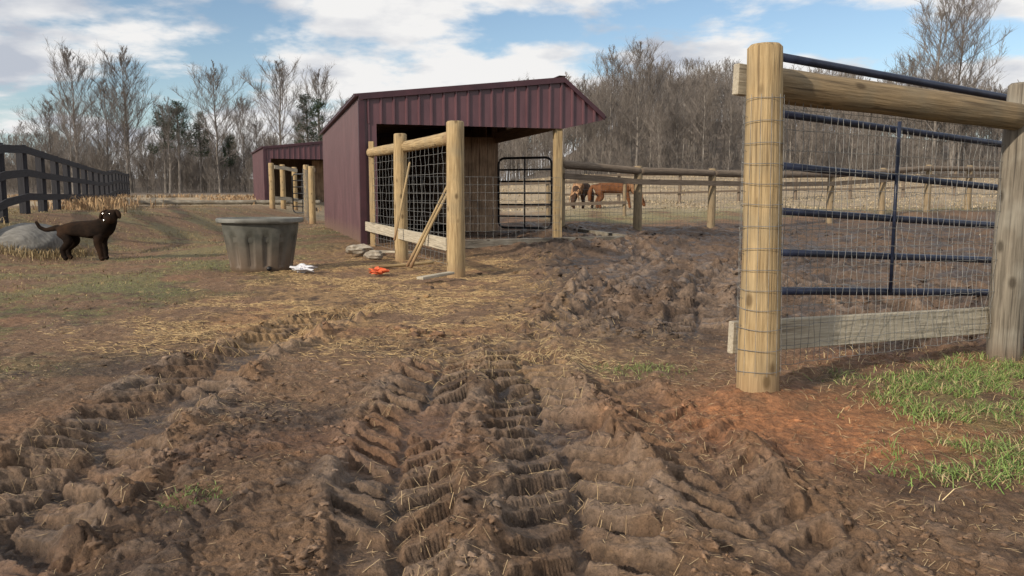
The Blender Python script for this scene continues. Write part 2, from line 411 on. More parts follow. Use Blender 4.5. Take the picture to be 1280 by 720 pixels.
def beam(name, p0, p1, w, h, mat, bev=.004):
    p0 = Vector(p0); p1 = Vector(p1); L = (p1 - p0).length; d = (p1 - p0).normalized()
    bm = bmesh.new(); bmesh.ops.create_cube(bm, size=1)
    bmesh.ops.scale(bm, vec=(w, h, L), verts=bm.verts); bmesh.ops.translate(bm, vec=(0, 0, L / 2), verts=bm.verts)
    if bev: bmesh.ops.bevel(bm, geom=bm.edges[:], offset=bev, segments=1, affect='EDGES')
    me = bpy.data.meshes.new(name); bm.to_mesh(me); bm.free(); me.materials.append(mat)
    ob = link(bpy.data.objects.new(name, me))
    if abs(d.z) > .95: X = Vector((1, 0, 0)) - d * d.x; X.normalize()
    else: X = d.cross(Vector((0, 0, 1))).normalized()
    Y = d.cross(X)
    ob.matrix_basis = Matrix.Translation(p0) @ Matrix((X, Y, d)).transposed().to_4x4()
    return ob

def wire_panel(name, p0, p1, z0a, z1a, z0b, z1b, dx, dz, r, mat, wob=.004):
    mb = MB(); p0 = Vector(p0); p1 = Vector(p1); L = (p1 - p0).length
    nx = max(1, round(L / dx)); nz = max(1, round((z1a - z0a) / dz))
    rng = random.Random(int(L * 1000))
    off = [[rng.uniform(-wob, wob) for _ in range(nz + 1)] for _ in range(nx + 1)]
    nrm = Vector((-(p1 - p0).y, (p1 - p0).x)).normalized()
    def P(i, j, e=0):
        t = i / nx; q = p0.lerp(p1, t); a = z0a + (z0b - z0a) * t; b = z1a + (z1b - z1a) * t
        q = q + nrm * (off[i][j] * 3 + e)
        return Vector((q.x, q.y, a + (b - a) * j / nz + off[i][j]))
    for j in range(nz + 1): mb.prism([(P(i, j), r) for i in range(nx + 1)], 4)
    for i in range(nx + 1): mb.prism([(P(i, j, r * 1.2), r) for j in range(nz + 1)], 4)
    return mb.obj(name, mat)

# ------------------------------------------------------------ near fence with round posts
F1 = empty('fence', (1.23, 3.94, 0), 'round post and log fence panel with welded wire mesh', 'fence')
pA = Vector((1.235, 3.94)); pB = Vector((3.085, 4.93))
dv = (pB - pA).normalized(); nb = Vector((-dv.y, dv.x))
TP = -.022
o = log('post', (pA.x, pA.y, -.15), (pA.x + TP, pA.y, 1.72), .104, .082, M_POST, 40, .05); o['label'] = 'yellowish treated round post wrapped in wire'; parent(o, F1)
o = log('post', (pB.x, pB.y, -.15), (pB.x + .01, pB.y, 1.675), .098, .092, M_GREY, 32, .06); o['label'] = 'grey weathered post'; parent(o, F1)
a = pA + nb * .135 - dv * .085
o = log('rail', (a.x + .13 * dv.x, a.y + .13 * dv.y, 1.56), (3.015, 4.86, 1.470), .086, .080, M_LOG, 28, .05); o['label'] = 'round log top rail'; parent(o, F1)
o = beam('block', (a.x, a.y, 1.57), (a.x + .13 * dv.x, a.y + .13 * dv.y, 1.565), .04, .15, M_BOARD); parent(o, F1)
a2 = pA + nb * .125 - dv * .075; b2 = pB + nb * .09 - dv * .02
o = beam('board', (a2.x, a2.y, .285), (b2.x, b2.y, .222), .038, .165, M_BOARD); parent(o, F1)
w0 = pA + nb * .08 + dv * .02; w1 = pB + nb * .04
o = wire_panel('wire_mesh', w0, w1, .12, 1.54, .12, 1.50, .0508, .1016, .0014, M_WIRE); parent(o, F1)
mb = MB(); rng = random.Random(3)
for j in range(14):
    z = .14 + j * .1016
    pts = []
    for k in range(33):
        t = 2 * math.pi * k / 32; rr = .1045 - .0118 * z + .0035 + rng.uniform(0, .004)
        pts.append((Vector((pA.x + TP * z / 1.7 + rr * math.cos(t), pA.y + rr * math.sin(t), z + .006 * math.sin(t * 2 + j) + .01 * math.cos(t + j))), .0016))
    mb.prism(pts, 4)
for k in range(12):
    t = 2 * math.pi * k / 12 + .1
    mb.prism([(Vector((pA.x + TP * z / 1.7 + (.111 - .0118 * z) * math.cos(t), pA.y + (.111 - .0118 * z) * math.sin(t), z)), .0012) for z in (.12, .5, .9, 1.2, 1.48)], 4)
for j in range(7):
    z = .35 + j * .17 + rng.uniform(-.03, .03)
    mb.prism([(Vector((pA.x - .09, pA.y - .01, z)), .0015), (Vector((pA.x - .125, pA.y - .02, z + .01)), .0015), (Vector((pA.x - .12, pA.y - .03, z - .03)), .0015)], 4)
parent(mb.obj('wire_wrap', M_WIRE), F1)

gl = Vector((1.42, 4.43)); gr_ = Vector((4.62, 6.05)); gd = (gr_ - gl).normalized(); GL = (gr_ - gl).length
G = empty('pipe_gate', (gr_.x, gr_.y, 0), 'dark blue tubular steel farm gate standing open', 'gate')
def gz(t, f):
    zb = .475 + (.35 - .475) * t / 2.1; zt = 1.75 + (1.636 - 1.75) * t / 2.1
    return zb + (zt - zb) * f
fr = [0, .17, .35, .545, .765, 1.0]
def gp(t, f): q = gl + gd * t; return Vector((q.x, q.y, gz(t, f)))
for i, f in enumerate(fr):
    mb = MB(); rr = .0235 if i in (0, 5) else .021
    mb.prism([(gp(.02 + (GL - .04) * k / 12, f), rr) for k in range(13)], 12)
    parent(mb.obj('rail', M_GATE, True), G)
for t in (.0, GL):
    mb = MB(); mb.prism([(gp(t, 0 - .018), .024), (gp(t, 1.018), .024)], 12); parent(mb.obj('end_tube', M_GATE, True), G)
for t in (.98, 2.9):
    mb = MB(); q0 = gp(t, .0); q1 = gp(t, .8 if t < 1 else 1)
    mb.prism([(q0 - Vector((nb.x, nb.y, 0)) * .03, .011), (q1 - Vector((nb.x, nb.y, 0)) * .03, .011)], 8); parent(mb.obj('stay', M_GATE, True), G)

# ------------------------------------------------------------ sheds
def shed(name, loc, rot, label, W=3.83, Ln=9.3, detail=True):
    e = empty(name, loc, label, 'shed', rotz=rot)
    he, hr, ho, hb, ov = 2.65, 3.10, 2.42, 2.17, .84
    roofz = lambda x: he + (hr - he) * x / W if x <= W else hr + (ho - hr) * (x - W) / ov
    def add(mb, nm, mat, lab=None):
        ob = mb.obj(nm, mat); plocal(ob, e)
        if lab: ob['label'] = lab
        return ob
    mb = MB(); mb.box((-.012, 0, 0), (.012, Ln, he))
    y = .1
    while y < Ln - .02:
        mb.hexa([(-.045, y - .012, .0), (-.0121, y - .028, .0), (-.0121, y + .028, .0), (-.045, y + .012, 0), (-.045, y - .012, he - .02), (-.0121, y - .028, he - .02), (-.0121, y + .028, he - .02), (-.045, y + .012, he - .02)])
        y += .229
    add(mb, 'wall', M_PURP, 'ribbed steel side wall')
    mb = MB(); mb.box((0.0, Ln, 0), (W, Ln + .02, he)); 
    mb.hexa([(0, Ln, he), (W, Ln, he), (W, Ln + .02, he), (0, Ln + .02, he), (0, Ln, he + .005), (W, Ln, hr - .02), (W, Ln + .02, hr - .02), (0, Ln + .02, he + .005)])
    add(mb, 'wall', M_PURP, 'steel end wall')
    mb = MB(); mb.box((.013, -.012, 0), (.26, .012, hb)); mb.box((.10, -.03, 0), (.14, -.0125, hb))
    n = 20
    xs = [.013 + (W - .013) * i / n for i in range(n + 1)] + [W + ov * .5, W + ov - .02]
    for x0, x1 in zip(xs, xs[1:]):
        b0 = hb if x0 <= W else hb + (ho - .06 - hb) * (x0 - W) / ov
        b1 = hb if x1 <= W + .001 else hb + (ho - .06 - hb) * (x1 - W) / ov
        mb.hexa([(x0, -.012, b0), (x1, -.012, b1), (x1, .012, b1), (x0, .012, b0), (x0, -.012, roofz(x0) - .02), (x1, -.012, roofz(x1) - .02), (x1, .012, roofz(x1) - .02), (x0, .012, roofz(x0) - .02)])
    x = .12
    while x < W + ov - .1:
        b0 = hb if x <= W else hb + (ho - .06 - hb) * (x - W) / ov
        mb.hexa([(x - .028, -.0125, b0), (x - .013, -.050, b0), (x + .013, -.050, b0), (x + .028, -.0125, b0), (x - .028, -.0125, roofz(x) - .03), (x - .013, -.050, roofz(x) - .03), (x + .013, -.050, roofz(x) - .03), (x + .028, -.0125, roofz(x) - .03)])
        x += .229
    add(mb, 'gable_panel', M_PURP, 'ribbed steel gable panel over the opening')
    mb = MB()
    mb.hexa([(-.05, -.086, he - .07), (W, -.086, hr - .07), (W, -.0515, hr - .07), (-.05, -.0515, he - .07), (-.05, -.086, he + .03), (W, -.086, hr + .03), (W, -.0515, hr + .03), (-.05, -.0515, he + .03)])
    mb.hexa([(W + .002, -.086, hr - .07), (W + ov, -.086, ho - .07), (W + ov, -.0515, ho - .07), (W + .002, -.0515, hr - .07), (W + .002, -.086, hr + .03), (W + ov, -.086, ho + .03), (W + ov, -.0515, ho + .03), (W + .002, -.0515, hr + .03)])
    mb.box((-.058, -.045, 0), (-.047, .06, he - .08)); mb.box((-.058, -.062, 0), (.05, -.0525, he - .08))
    add(mb, 'trim', M_TRIM)
    mb = MB()
    mb.hexa([(-.12, -.035, he - .012), (W, -.035, hr), (W, Ln + .1, hr), (-.12, Ln + .1, he - .012), (-.12, -.035, he + .022), (W, -.035, hr + .028), (W, Ln + .1, hr + .028), (-.12, Ln + .1, he + .022)])
    mb.hexa([(W + .003, -.035, hr), (W + ov + .05, -.035, ho - .03), (W + ov + .05, Ln + .1, ho - .03), (W + .003, Ln + .1, hr), (W + .003, -.035, hr + .028), (W + ov + .05, -.035, ho), (W + ov + .05, Ln + .1, ho), (W + .003, Ln + .1, hr + .028)])
    y = .08
    while y < Ln:
        mb.hexa([(-.13, y - .02, he + .0225), (W, y - .02, hr + .0285), (W, y + .02, hr + .0285), (-.13, y + .02, he + .0225), (-.13, y - .01, he + .045), (W, y - .01, hr + .05), (W, y + .01, hr + .05), (-.13, y + .01, he + .045)])
        y += .229
    mb.box((W - .1, -.04, hr + .052), (W + .06, Ln + .1, hr + .062))
    add(mb, 'roof', M_TRIM)
    for (x, y, h, m) in ((W, .02, hb + .03, M_POST), (W, 4.5, hr - .3, M_INT), (W, Ln - .15, hr - .3, M_INT), (.12, .12, he - .1, M_INT), (.12, 4.5, he - .1, M_INT)):
        ob = beam('post', (x - .07, y + .08, -.2), (x - .07, y + .08, h), .145, .145, m); plocal(ob, e)
    for k in range(int(Ln / 1.2) + 1):
        y = .12 + k * 1.2
        ob = beam('rafter', (.02, y, he - .10), (W, y, hr - .10), .045, .14, M_INT, 0); plocal(ob, e)
    ob = beam('header', (W - .07, .16, hb + .12), (W - .07, Ln - .1, hb + .12), .05, .25, M_INT); plocal(ob, e)
    ob = beam('header', (W + .03, 3.9, hb + .46), (W + .03, Ln - .02, hb + .46), .03, .88, M_INT, 0); plocal(ob, e)
    mb = MB()
    for k in range(9):
        z = .03 + k * .215; mb.box((.03, .3, z), (.06, Ln - .1, z + .205))
    for k in range(17):
        x = .1 + k * .215; mb.box((x, Ln - .08, .03), (x + .207, Ln - .05, 2.6))
    add(mb, 'lining', M_INT)
    mb = MB()
    y = 4.72
    while y < Ln - .3:
        mb.box((W - .25, y, .02), (W - .22, y + .20, 2.75)); y += .207
    add(mb, 'partition', M_PART)
    mb = MB()
    for k in range(5):
        x = 2.72 + k * .205; mb.box((x, 4.40, .02), (x + .196, 4.43, 2.3))
    add(mb, 'plank_wall', M_PART, 'brown vertical plank wall inside')
    return e
SHED = shed('run_in_shed', (-2.68, 14.5, TZ(-2.6, 15) - .03), math.radians(17.1), 'maroon ribbed steel run-in shed with open front')
shed('run_in_shed', (-11.0, 36.0, TZ(-9, 37) - .02), math.radians(22.4), 'smaller maroon steel shed behind the near shed', Ln=6.0)

def bow_gate(p0, p1, z0, z1, label, bars=6):
    e = empty('pen_gate', (p0[0], p0[1], z0), label, 'gate')
    P0 = Vector((*p0, 0)); P1 = Vector((*p1, 0)); L = (P1 - P0).length; c = .14
    def q(t, z): v = P0.lerp(P1, t / L); v.z = z; return v
    loop = [(0, z0 + c), (0, z1 - c)] + [(c - c * math.cos(a), z1 - c + c * math.sin(a)) for a in (.4, .8, 1.2)] + [(c, z1), (L - c, z1)] + [(L - c + c * math.sin(a), z1 - c + c * math.cos(a)) for a in (.4, .8, 1.2)] + [(L, z1 - c), (L, z0 + c)] + [(L - c + c * math.cos(a), z0 + c - c * math.sin(a)) for a in (.4, .8, 1.2)] + [(L - c, z0), (c, z0)] + [(c - c * math.sin(a), z0 + c - c * math.cos(a)) for a in (.4, .8, 1.2)] + [(0, z0 + c)]
    mb = MB(); mb.prism([(q(*p), .026) for p in loop], 8); parent(mb.obj('frame', M_BGATE, True), e)
    for k in range(1, bars):
        z = z0 + (z1 - z0) * k / bars
        mb = MB(); mb.prism([(q(.0, z), .02), (q(L, z), .02)], 8); parent(mb.obj('bar', M_BGATE, True), e)
    mb = MB(); mb.prism([(q(L / 2, z0), .016), (q(L / 2, z1), .016)], 8); parent(mb.obj('stay', M_BGATE, True), e)
bow_gate((-.30, 18.0), (.86, 17.5), .30, 1.83, 'black tubular pen gate with rounded corners')
e = empty('gate_post', (.95, 17.45, .1), 'black upright hinge post beside the pen gate', 'post')
parent(log('post_shaft', (.95, 17.45, .0), (.95, 17.45, 1.95), .05, .05, M_BGATE, 12, 0), e)

# ------------------------------------------------------------ pen fence
PF = empty('fence', (-.70, 10.0, 0), 'log rail pen fence with dark wire mesh beside the shed', 'fence')
q2 = Vector((-.70, 10.02)); q3 = Vector((-1.68, 12.2)); q4 = Vector((-2.47, 14.25))
parent(log('post', (q2.x, q2.y, -.15), (q2.x, q2.y, 1.915), .118, .108, M_POST, 28, .05), PF)
parent(log('post', (q3.x, q3.y, -.15), (q3.x, q3.y, 1.93), .105, .098, M_POST, 24, .05), PF)
parent(beam('post', (q4.x, q4.y, -.1), (q4.x, q4.y, 1.95), .09, .09, M_POST), PF)
pd = (q4 - q2).normalized(); pnn = Vector((pd.y, -pd.x))
if pnn.x > 0: pnn = -pnn
def off(v, k, al=0): w = v + pnn * k + pd * al; return w
a = off(q2, -.03, .09); b = off(q4, .02, 0); parent(log('rail', (a.x, a.y, 1.73), (b.x, b.y, 1.76), .085, .078, M_POST, 20, .05), PF)
a = off(q2, .12, .0); b = off(q4, .12); parent(beam('board', (a.x, a.y, .40), (b.x, b.y, .47), .04, .16, M_BOARD), PF)
a = off(q2, .0, .1); b = off(q4, .0); parent(wire_panel('wire_mesh', a, b, .12, 1.68, .15, 1.7, .20, .13, .0026, M_WIRE), PF)
FW = empty('fence', (.2, 15.0, 0), 'low wire fence on a timber sill across the shed opening', 'fence')
parent(wire_panel('wire_mesh', (-2.2, 14.45), (.93, 15.45), .2, 1.35, .2, 1.35, .15, .15, .003, M_WIRE), FW)
parent(beam('sill', (-1.0, 13.9, .16), (2.35, 15.9, .15), .12, .14, M_GREY), FW)
parent(beam('sill', (2.35, 16.0, .15), (1.6, 18.8, .17), .12, .14, M_GREY), FW)

def tool(p0, p1, r, label, nm='tool_handle', mat=M_POST):
    ob = log(nm, p0, p1, r, r * .9, mat, 10, .02); meta(ob, label, 'pole'); return ob
tool((-1.35, 10.6, .05), (-.80, 10.62, 1.12), .022, 'wooden handle leaning on the pen fence')
tool((-1.42, 10.75, .05), (-.82, 10.70, 1.20), .020, 'wooden handle leaning on the pen fence')
tool((-1.72, 11.7, .35), (-1.50, 11.9, 1.5), .018, 'thin wooden stick leaning on the fence post')

# ------------------------------------------------------------ field fences
def board_fence(name, pts, label, H, rails, rw, mat, pm, pr=.075, roundp=True, wire=False, group=None, top=None):
    e = empty(name, (pts[0][0], pts[0][1], 0), label, 'fence', group)
    Z = [TZ(*p) for p in pts]
    for p, z in zip(pts, Z):
        if roundp: ob = log('post', (p[0], p[1], z - .1), (p[0], p[1], z + H), pr, pr * .92, pm, 12, .04)
        else: ob = beam('post', (p[0], p[1], z - .1), (p[0], p[1], z + H), pr * 2, pr * 2, pm)
        parent(ob, e)
    for (p, z), (q, w) in zip(zip(pts, Z), zip(pts[1:], Z[1:])):
        d = (Vector(q) - Vector(p)).normalized(); n = Vector((d.y, -d.x)) * (pr + .022)
        for f in rails:
            parent(beam('rail', (p[0] + n.x, p[1] + n.y, z + f), (q[0] + n.x, q[1] + n.y, w + f), .03, rw, mat, 0), e)
        if top:
            parent(log('rail', (p[0] + n.x * .3, p[1] + n.y * .3, z + top), (q[0] + n.x * .3, q[1] + n.y * .3, w + top), .11, .10, mat, 10, .05), e)
        if wire:
            n2 = n * -.9
            parent(wire_panel('wire_mesh', (p[0] + n2.x, p[1] + n2.y), (q[0] + n2.x, q[1] + n2.y), z + .05, z + H - .15, w + .05, w + H - .15, .15, .15, .0028, M_WIRE), e)
    return e
pts = []
for k in range(-2, 17):
    D = 17 + k * 2.26; X = -10.3 - (D - 17) * .415
    pts.append((X, D))
board_fence('fence', pts, 'black three-rail board fence along the drive', 1.44, (.36, .86, 1.34), .15, M_BLACKW, M_BLACKW, .075, False)
pts = [(1.25, 20.8), (3.50, 22.4), (6.0, 24.2), (8.5, 26.0), (11.0, 27.8), (13.6, 29.6), (16.2, 31.4), (18.8, 33.2), (21.4, 35.0)]
board_fence('fence', pts, 'weathered paddock fence with thick top rail and wire mesh', 1.80, (1.36,), .15, M_BRN, M_FPOST, .125, True, True, top=1.66)
pts = [(2.0 + 3.0 * k, 37 + .7 * k) for k in range(0, 11)]
board_fence('fence', pts, 'distant wooden post fence across the field', 1.45, (.5, 1.35), .10, M_BRN, M_BRN, .08, True, False)
pts = [(-4.5, 28), (-1.5, 28.6), (1.3, 29.2), (4.2, 30)]
board_fence('fence', pts, 'pale wooden fence glimpsed through the shed', 1.4, (.5, 1.3), .12, M_BRN, M_FPOST, .07, True, False)
pts = [(-9.3, 31.2), (-9.15, 32.2), (-8.95, 33.2)]
board_fence('fence', pts, 'short pale post pen fence beside far shed', 1.75, (.4, 1.6), .14, M_BOARD, M_POST, .11, True, False)
pts = [(-7.0, 28.2), (-7.9, 31.0)]
board_fence('fence', pts, 'pen fence with dark mesh beside far shed', 2.0, (.5, 1.85), .12, M_BRN, M_POST, .12, True, True)
bow_gate((-8.6, 31.6), (-7.8, 31.4), .35, 1.85, 'black tubular pen gate by the far shed')

# ------------------------------------------------------------ stock tank
def loft(rings, seg, close_bottom=True, close_top=True):
    V = []; F = []
    for fn in rings:
        for k in range(seg): V.append(fn(2 * math.pi * k / seg))
    for i in range(len(rings) - 1):
        for k in range(seg):
            k2 = (k + 1) % seg; F.append((i * seg + k, i * seg + k2, (i + 1) * seg + k2, (i + 1) * seg + k))
    if close_bottom: F.append(tuple(reversed(range(seg))))
    if close_top: F.append(tuple((len(rings) - 1) * seg + k for k in range(seg)))
    return V, F
def ring(rx, ry, z, fl=0):
    def f(t):
        ex = 2.6; c, s = math.cos(t), math.sin(t)
        k = (abs(c) ** ex + abs(s) ** ex) ** (-1 / ex)
        m = 1 - fl * (1 / (1 + math.exp(-14 * (math.cos(t * 14) - .35))))
        return (rx * k * c * m, ry * k * s * m, z)
    return f
R = [ring(.375, .32, 0), ring(.39, .335, .02), ring(.40, .342, .07), ring(.405, .346, .10, .06), ring(.465, .40, .46, .07), ring(.472, .407, .50), ring(.485, .42, .58), ring(.49, .425, .645), ring(.47, .405, .645), ring(.43, .37, .40)]
V, F = loft(R, 168)
T = empty('stock_tank', (-3.36, 10.72, TZ(-3.36, 10.7) - .02), 'grey rubber stock tank standing on muddy ground', 'water trough', rotz=math.radians(12))
ob = mesh_obj('tub', V, F, M_TUB, True); plocal(ob, T)
m = ob.modifiers.new('es', 'EDGE_SPLIT'); m.split_angle = math.radians(40)
V, F = loft([ring(.488, .423, .647), ring(.545, .48, .65), ring(.558, .493, .66), ring(.56, .495, .695), ring(.55, .485, .712), ring(.505, .44, .712), ring(.495, .43, .70), ring(.472, .408, .648), ring(.488, .423, .647)], 84, False, False)
ob = mesh_obj('rim', V, F, M_RIM, True); plocal(ob, T)
m = ob.modifiers.new('es', 'EDGE_SPLIT'); m.split_angle = math.radians(50)
V, F = loft([ring(.425, .365, .5), ring(.43, .37, .505)], 48)
ob = mesh_obj('water', V, F, noisy('dark_water', (.01, .012, .01), (.02, .022, .018), 3, rough=.05, bump=0)); plocal(ob, T)
mb = MB(); mb.prism([(Vector((.12, -.32, .06)), .03), (Vector((.12, -.385, .06)), .03)], 12)
plocal(mb.obj('drain_plug', M_BGATE, True), T)

# ------------------------------------------------------------ old hay bale
bm = bmesh.new(); bmesh.ops.create_icosphere(bm, subdivisions=5, radius=1)
for v in bm.verts:
    c = v.co; n = float(fbm(np.array([c.x * 1.6 + c.z]), np.array([c.y * 1.6 - c.z * 2]), 2, 9)[0]); n2 = float(fbm(np.array([c.x * 9]), np.array([c.z * 9 + c.y * 3]), 2, 10)[0])
    s = 1 + .04 * n + .010 * n2
    v.co = Vector((c.x * .58 * s, c.y * .55 * s, max(c.z, -.35) * .38 * s))
me = bpy.data.meshes.new('hay_bale'); bm.to_mesh(me); bm.free(); me.materials.append(M_HAY)
for p in me.polygons: p.use_smooth = True
HB = link(bpy.data.objects.new('hay_bale', me)); HB.location = (-7.90, 13.1, TZ(-7.9, 13.0) + .04)
meta(HB, 'slumped grey weathered round hay bale on the bank', 'hay bale')

# ------------------------------------------------------------ animals
def skin_body(name, nodes, edges, root, mat, sub=2):
    me = bpy.data.meshes.new(name); me.from_pydata([n[0] for n in nodes], edges, []); me.update()
    ob = link(bpy.data.objects.new(name, me))
    sk = ob.modifiers.new('skin', 'SKIN'); sk.use_smooth_shade = True; sk.branch_smoothing = .6
    if not me.skin_vertices:
        bpy.context.view_layer.objects.active = ob; bpy.ops.mesh.customdata_skin_add()
    for i, n in enumerate(nodes):
        r = n[1]; me.skin_vertices[0].data[i].radius = (r if isinstance(r, tuple) else (r, r))
        me.skin_vertices[0].data[i].use_root = (i == root)
    ss_ = ob.modifiers.new('sub', 'SUBSURF'); ss_.levels = sub; ss_.render_levels = sub
    bpy.context.view_layer.update()
    dg = bpy.context.evaluated_depsgraph_get()
    nm = bpy.data.meshes.new_from_object(ob.evaluated_get(dg))
    ob.modifiers.clear(); ob.data = nm; nm.materials.clear(); nm.materials.append(mat)
    for p in nm.polygons: p.use_smooth = True
    return ob
def ball(name, loc, r, mat, par):
    bm = bmesh.new(); bmesh.ops.create_icosphere(bm, subdivisions=2, radius=r); bmesh.ops.scale(bm, vec=(1, .8, 1.05), verts=bm.verts)
    me = bpy.data.meshes.new(name); bm.to_mesh(me); bm.free(); me.materials.append(mat)
    o = link(bpy.data.objects.new(name, me)); o.location = loc; plocal(o, par); return o

M_DOG = noisy('dog_coat', (.008, .006, .005), (.022, .014, .010), 9, (1, 1, 1), .95, bump=.5, c3=(.040, .022, .013), spec=.08)
K = 1.36
nodes = [((-.27, 0, .47), .112 * K), ((-.10, 0, .475), .110 * K), ((.06, 0, .455), .128 * K), ((.22, 0, .45), .142 * K), ((.33, -.01, .54), .115 * K), ((.39, -.03, .61), .095 * K), ((.43, -.08, .655), .098 * K), ((.455, -.17, .615), .064 * K), ((.465, -.24, .59), .048 * K),
         ((-.38, 0, .50), .058), ((-.47, 0, .47), .040), ((-.57, 0, .45), .033), ((-.66, .0, .49), .028), ((-.71, .0, .58), .020),
         ((-.28, .095, .40), .105), ((-.19, .11, .29), .072), ((-.34, .11, .17), .042), ((-.32, .11, .06), .034), ((-.28, .11, .032), .042),
         ((-.28, -.095, .40), .105), ((-.15, -.11, .29), .072), ((-.28, -.11, .17), .042), ((-.25, -.11, .06), .034), ((-.21, -.11, .032), .042),
         ((.22, .09, .38), .085), ((.18, .11, .28), .056), ((.21, .11, .15), .042), ((.21, .11, .05), .035), ((.25, .11, .032), .043),
         ((.25, -.09, .38), .085), ((.23, -.11, .28), .056), ((.27, -.11, .15), .042), ((.28, -.11, .05), .035), ((.32, -.12, .032), .043),
         ((.36, -.055, .73), .042), ((.315, -.10, .69), .036), ((.300, -.12, .62), .018),
         ((.505, -.045, .73), .042), ((.55, -.085, .69), .036), ((.565, -.10, .62), .018)]
edges = [(0, 1), (1, 2), (2, 3), (3, 4), (4, 5), (5, 6), (6, 7), (7, 8), (0, 9), (9, 10), (10, 11), (11, 12), (12, 13), (0, 14), (14, 15), (15, 16), (16, 17), (17, 18), (0, 19), (19, 20), (20, 21), (21, 22), (22, 23), (3, 24), (24, 25), (25, 26), (26, 27), (27, 28), (3, 29), (29, 30), (30, 31), (31, 32), (32, 33), (6, 34), (34, 35), (35, 36), (6, 37), (37, 38), (38, 39)]
dx, dy = -6.66, 12.5
DG = empty('dog', (dx, dy, TZ(dx, dy) - .01), 'dark brindle dog standing side-on looking back', 'dog', rotz=math.radians(-6)); DG.scale = (1.15, 1.08, 1.08)
plocal(skin_body('body', nodes, edges, 0, M_DOG), DG)
me_eye = noisy('eye', (.02, .012, .006), (.03, .02, .01), 5, rough=.1, bump=0)
ball('eye', (.395, -.200, .690), .015, me_eye, DG); ball('eye', (.485, -.195, .690), .015, me_eye, DG)
ball('nose', (.468, -.300, .600), .022, me_eye, DG)

M_PONY = noisy('pony_coat', (.10, .042, .019), (.18, .078, .036), 6, rough=.85, bump=.3, spec=.15)
M_PONY2 = noisy('dark_pony_coat', (.035, .020, .014), (.075, .042, .026), 6, rough=.85, bump=.3, spec=.15)
M_MANE = noisy('mane', (.24, .12, .06), (.42, .25, .13), 20, (3, 3, .4), .8, bump=.5)
pn_nodes = [((-.50, 0, .80), .27), ((-.15, 0, .76), .29), ((.20, 0, .76), .28), ((.42, 0, .80), .25), ((.64, 0, .70), .19), ((.82, 0, .50), .14), ((.93, 0, .37), .12), ((1.0, -.01, .20), .085), ((1.04, -.01, .08), .065),
            ((-.72, 0, .78), .07), ((-.80, 0, .55), .09), ((-.80, 0, .25), .06),
            ((-.50, .14, .58), .16), ((-.46, .15, .42), .10), ((-.58, .15, .26), .06), ((-.55, .15, .09), .05), ((-.52, .15, .03), .065),
            ((-.50, -.14, .58), .16), ((-.36, -.15, .42), .10), ((-.48, -.15, .26), .06), ((-.44, -.15, .09), .05), ((-.41, -.15, .03), .065),
            ((.38, .13, .56), .12), ((.36, .14, .42), .08), ((.38, .14, .25), .055), ((.38, .14, .09), .045), ((.41, .14, .03), .065),
            ((.44, -.13, .56), .12), ((.47, -.14, .42), .08), ((.52, -.14, .25), .055), ((.54, -.14, .09), .045), ((.57, -.14, .03), .065),
            ((.90, .07, .47), .03), ((.93, .09, .53), .015), ((.90, -.08, .47), .03), ((.93, -.10, .53), .015)]
pe = [(0, 1), (1, 2), (2, 3), (3, 4), (4, 5), (5, 6), (6, 7), (7, 8), (0, 9), (9, 10), (10, 11), (0, 12), (12, 13), (13, 14), (14, 15), (15, 16), (0, 17), (17, 18), (18, 19), (19, 20), (20, 21), (3, 22), (22, 23), (23, 24), (24, 25), (25, 26), (3, 27), (27, 28), (28, 29), (29, 30), (30, 31), (6, 32), (32, 33), (6, 34), (34, 35)]
def pony(px_, py_, rz, sc, mat, label, seed):
    P = empty('pony', (px_, py_, TZ(px_, py_)), label, 'pony', 'ponies grazing beyond the fence', rotz=math.radians(rz))
    P.scale = (sc, sc, sc)
    plocal(skin_body('body', pn_nodes, pe, 0, mat), P)
    mb = MB(); rng = random.Random(seed)
    for k in range(90):
        t = rng.random(); x = .45 + .48 * t; z = 1.02 - .50 * t
        sgn = rng.choice((-1, -1, 1)); w = .19 - .05 * t
        mb.prism([(Vector((x, 0, z + .01)), .018), (Vector((x + .03, sgn * w * .8, z - .05)), .015), (Vector((x + .02, sgn * (w + .02), z - .2 - rng.random() * .12)), .005)], 4)
    plocal(mb.obj('mane', M_MANE), P)
pony(4.10, 32.5, -8, 1.2, M_PONY, 'shaggy red-brown pony grazing with its head down', 4)
pony(3.00, 34.0, -115, 1.2, M_PONY2, 'dark brown pony grazing behind the other pony', 5)

# ------------------------------------------------------------ small debris
def lump(name, loc, s, mat, seed, label, cat, sub=3, nz=.3):
    bm = bmesh.new(); bmesh.ops.create_icosphere(bm, subdivisions=sub, radius=1)
    for v in bm.verts:
        c = v.co; n = float(fbm(np.array([c.x * 1.7 + seed]), np.array([c.y * 1.7 + c.z * 2.3]), 3, seed)[0])
        k = 1 + nz * n; v.co = Vector((c.x * s[0] * k, c.y * s[1] * k, c.z * s[2] * k))
    me = bpy.data.meshes.new(name); bm.to_mesh(me); bm.free(); me.materials.append(mat)
    o = link(bpy.data.objects.new(name, me)); o.location = loc; meta(o, label, cat); return o
M_WHITE = noisy('white_plastic', (.5, .5, .52), (.75, .75, .78), 8, rough=.5, bump=.3)
M_ORANGE = noisy('orange_plastic', (.55, .09, .03), (.75, .16, .06), 8, rough=.6, bump=.3)
lump('plastic_bag', (-2.72, 10.35, .06), (.13, .08, .05), M_WHITE, 3, 'crumpled white plastic scrap lying by the tank', 'litter', nz=.8)
lump('plastic_bag', (-1.72, 10.15, .05), (.10, .07, .035), M_ORANGE, 5, 'crumpled orange plastic scrap on the straw', 'litter', nz=.9)
lump('stone_block', (-2.55, 13.3, .12), (.22, .15, .09), M_STONE, 7, 'pale stone block at the shed corner', 'stone', nz=.25)
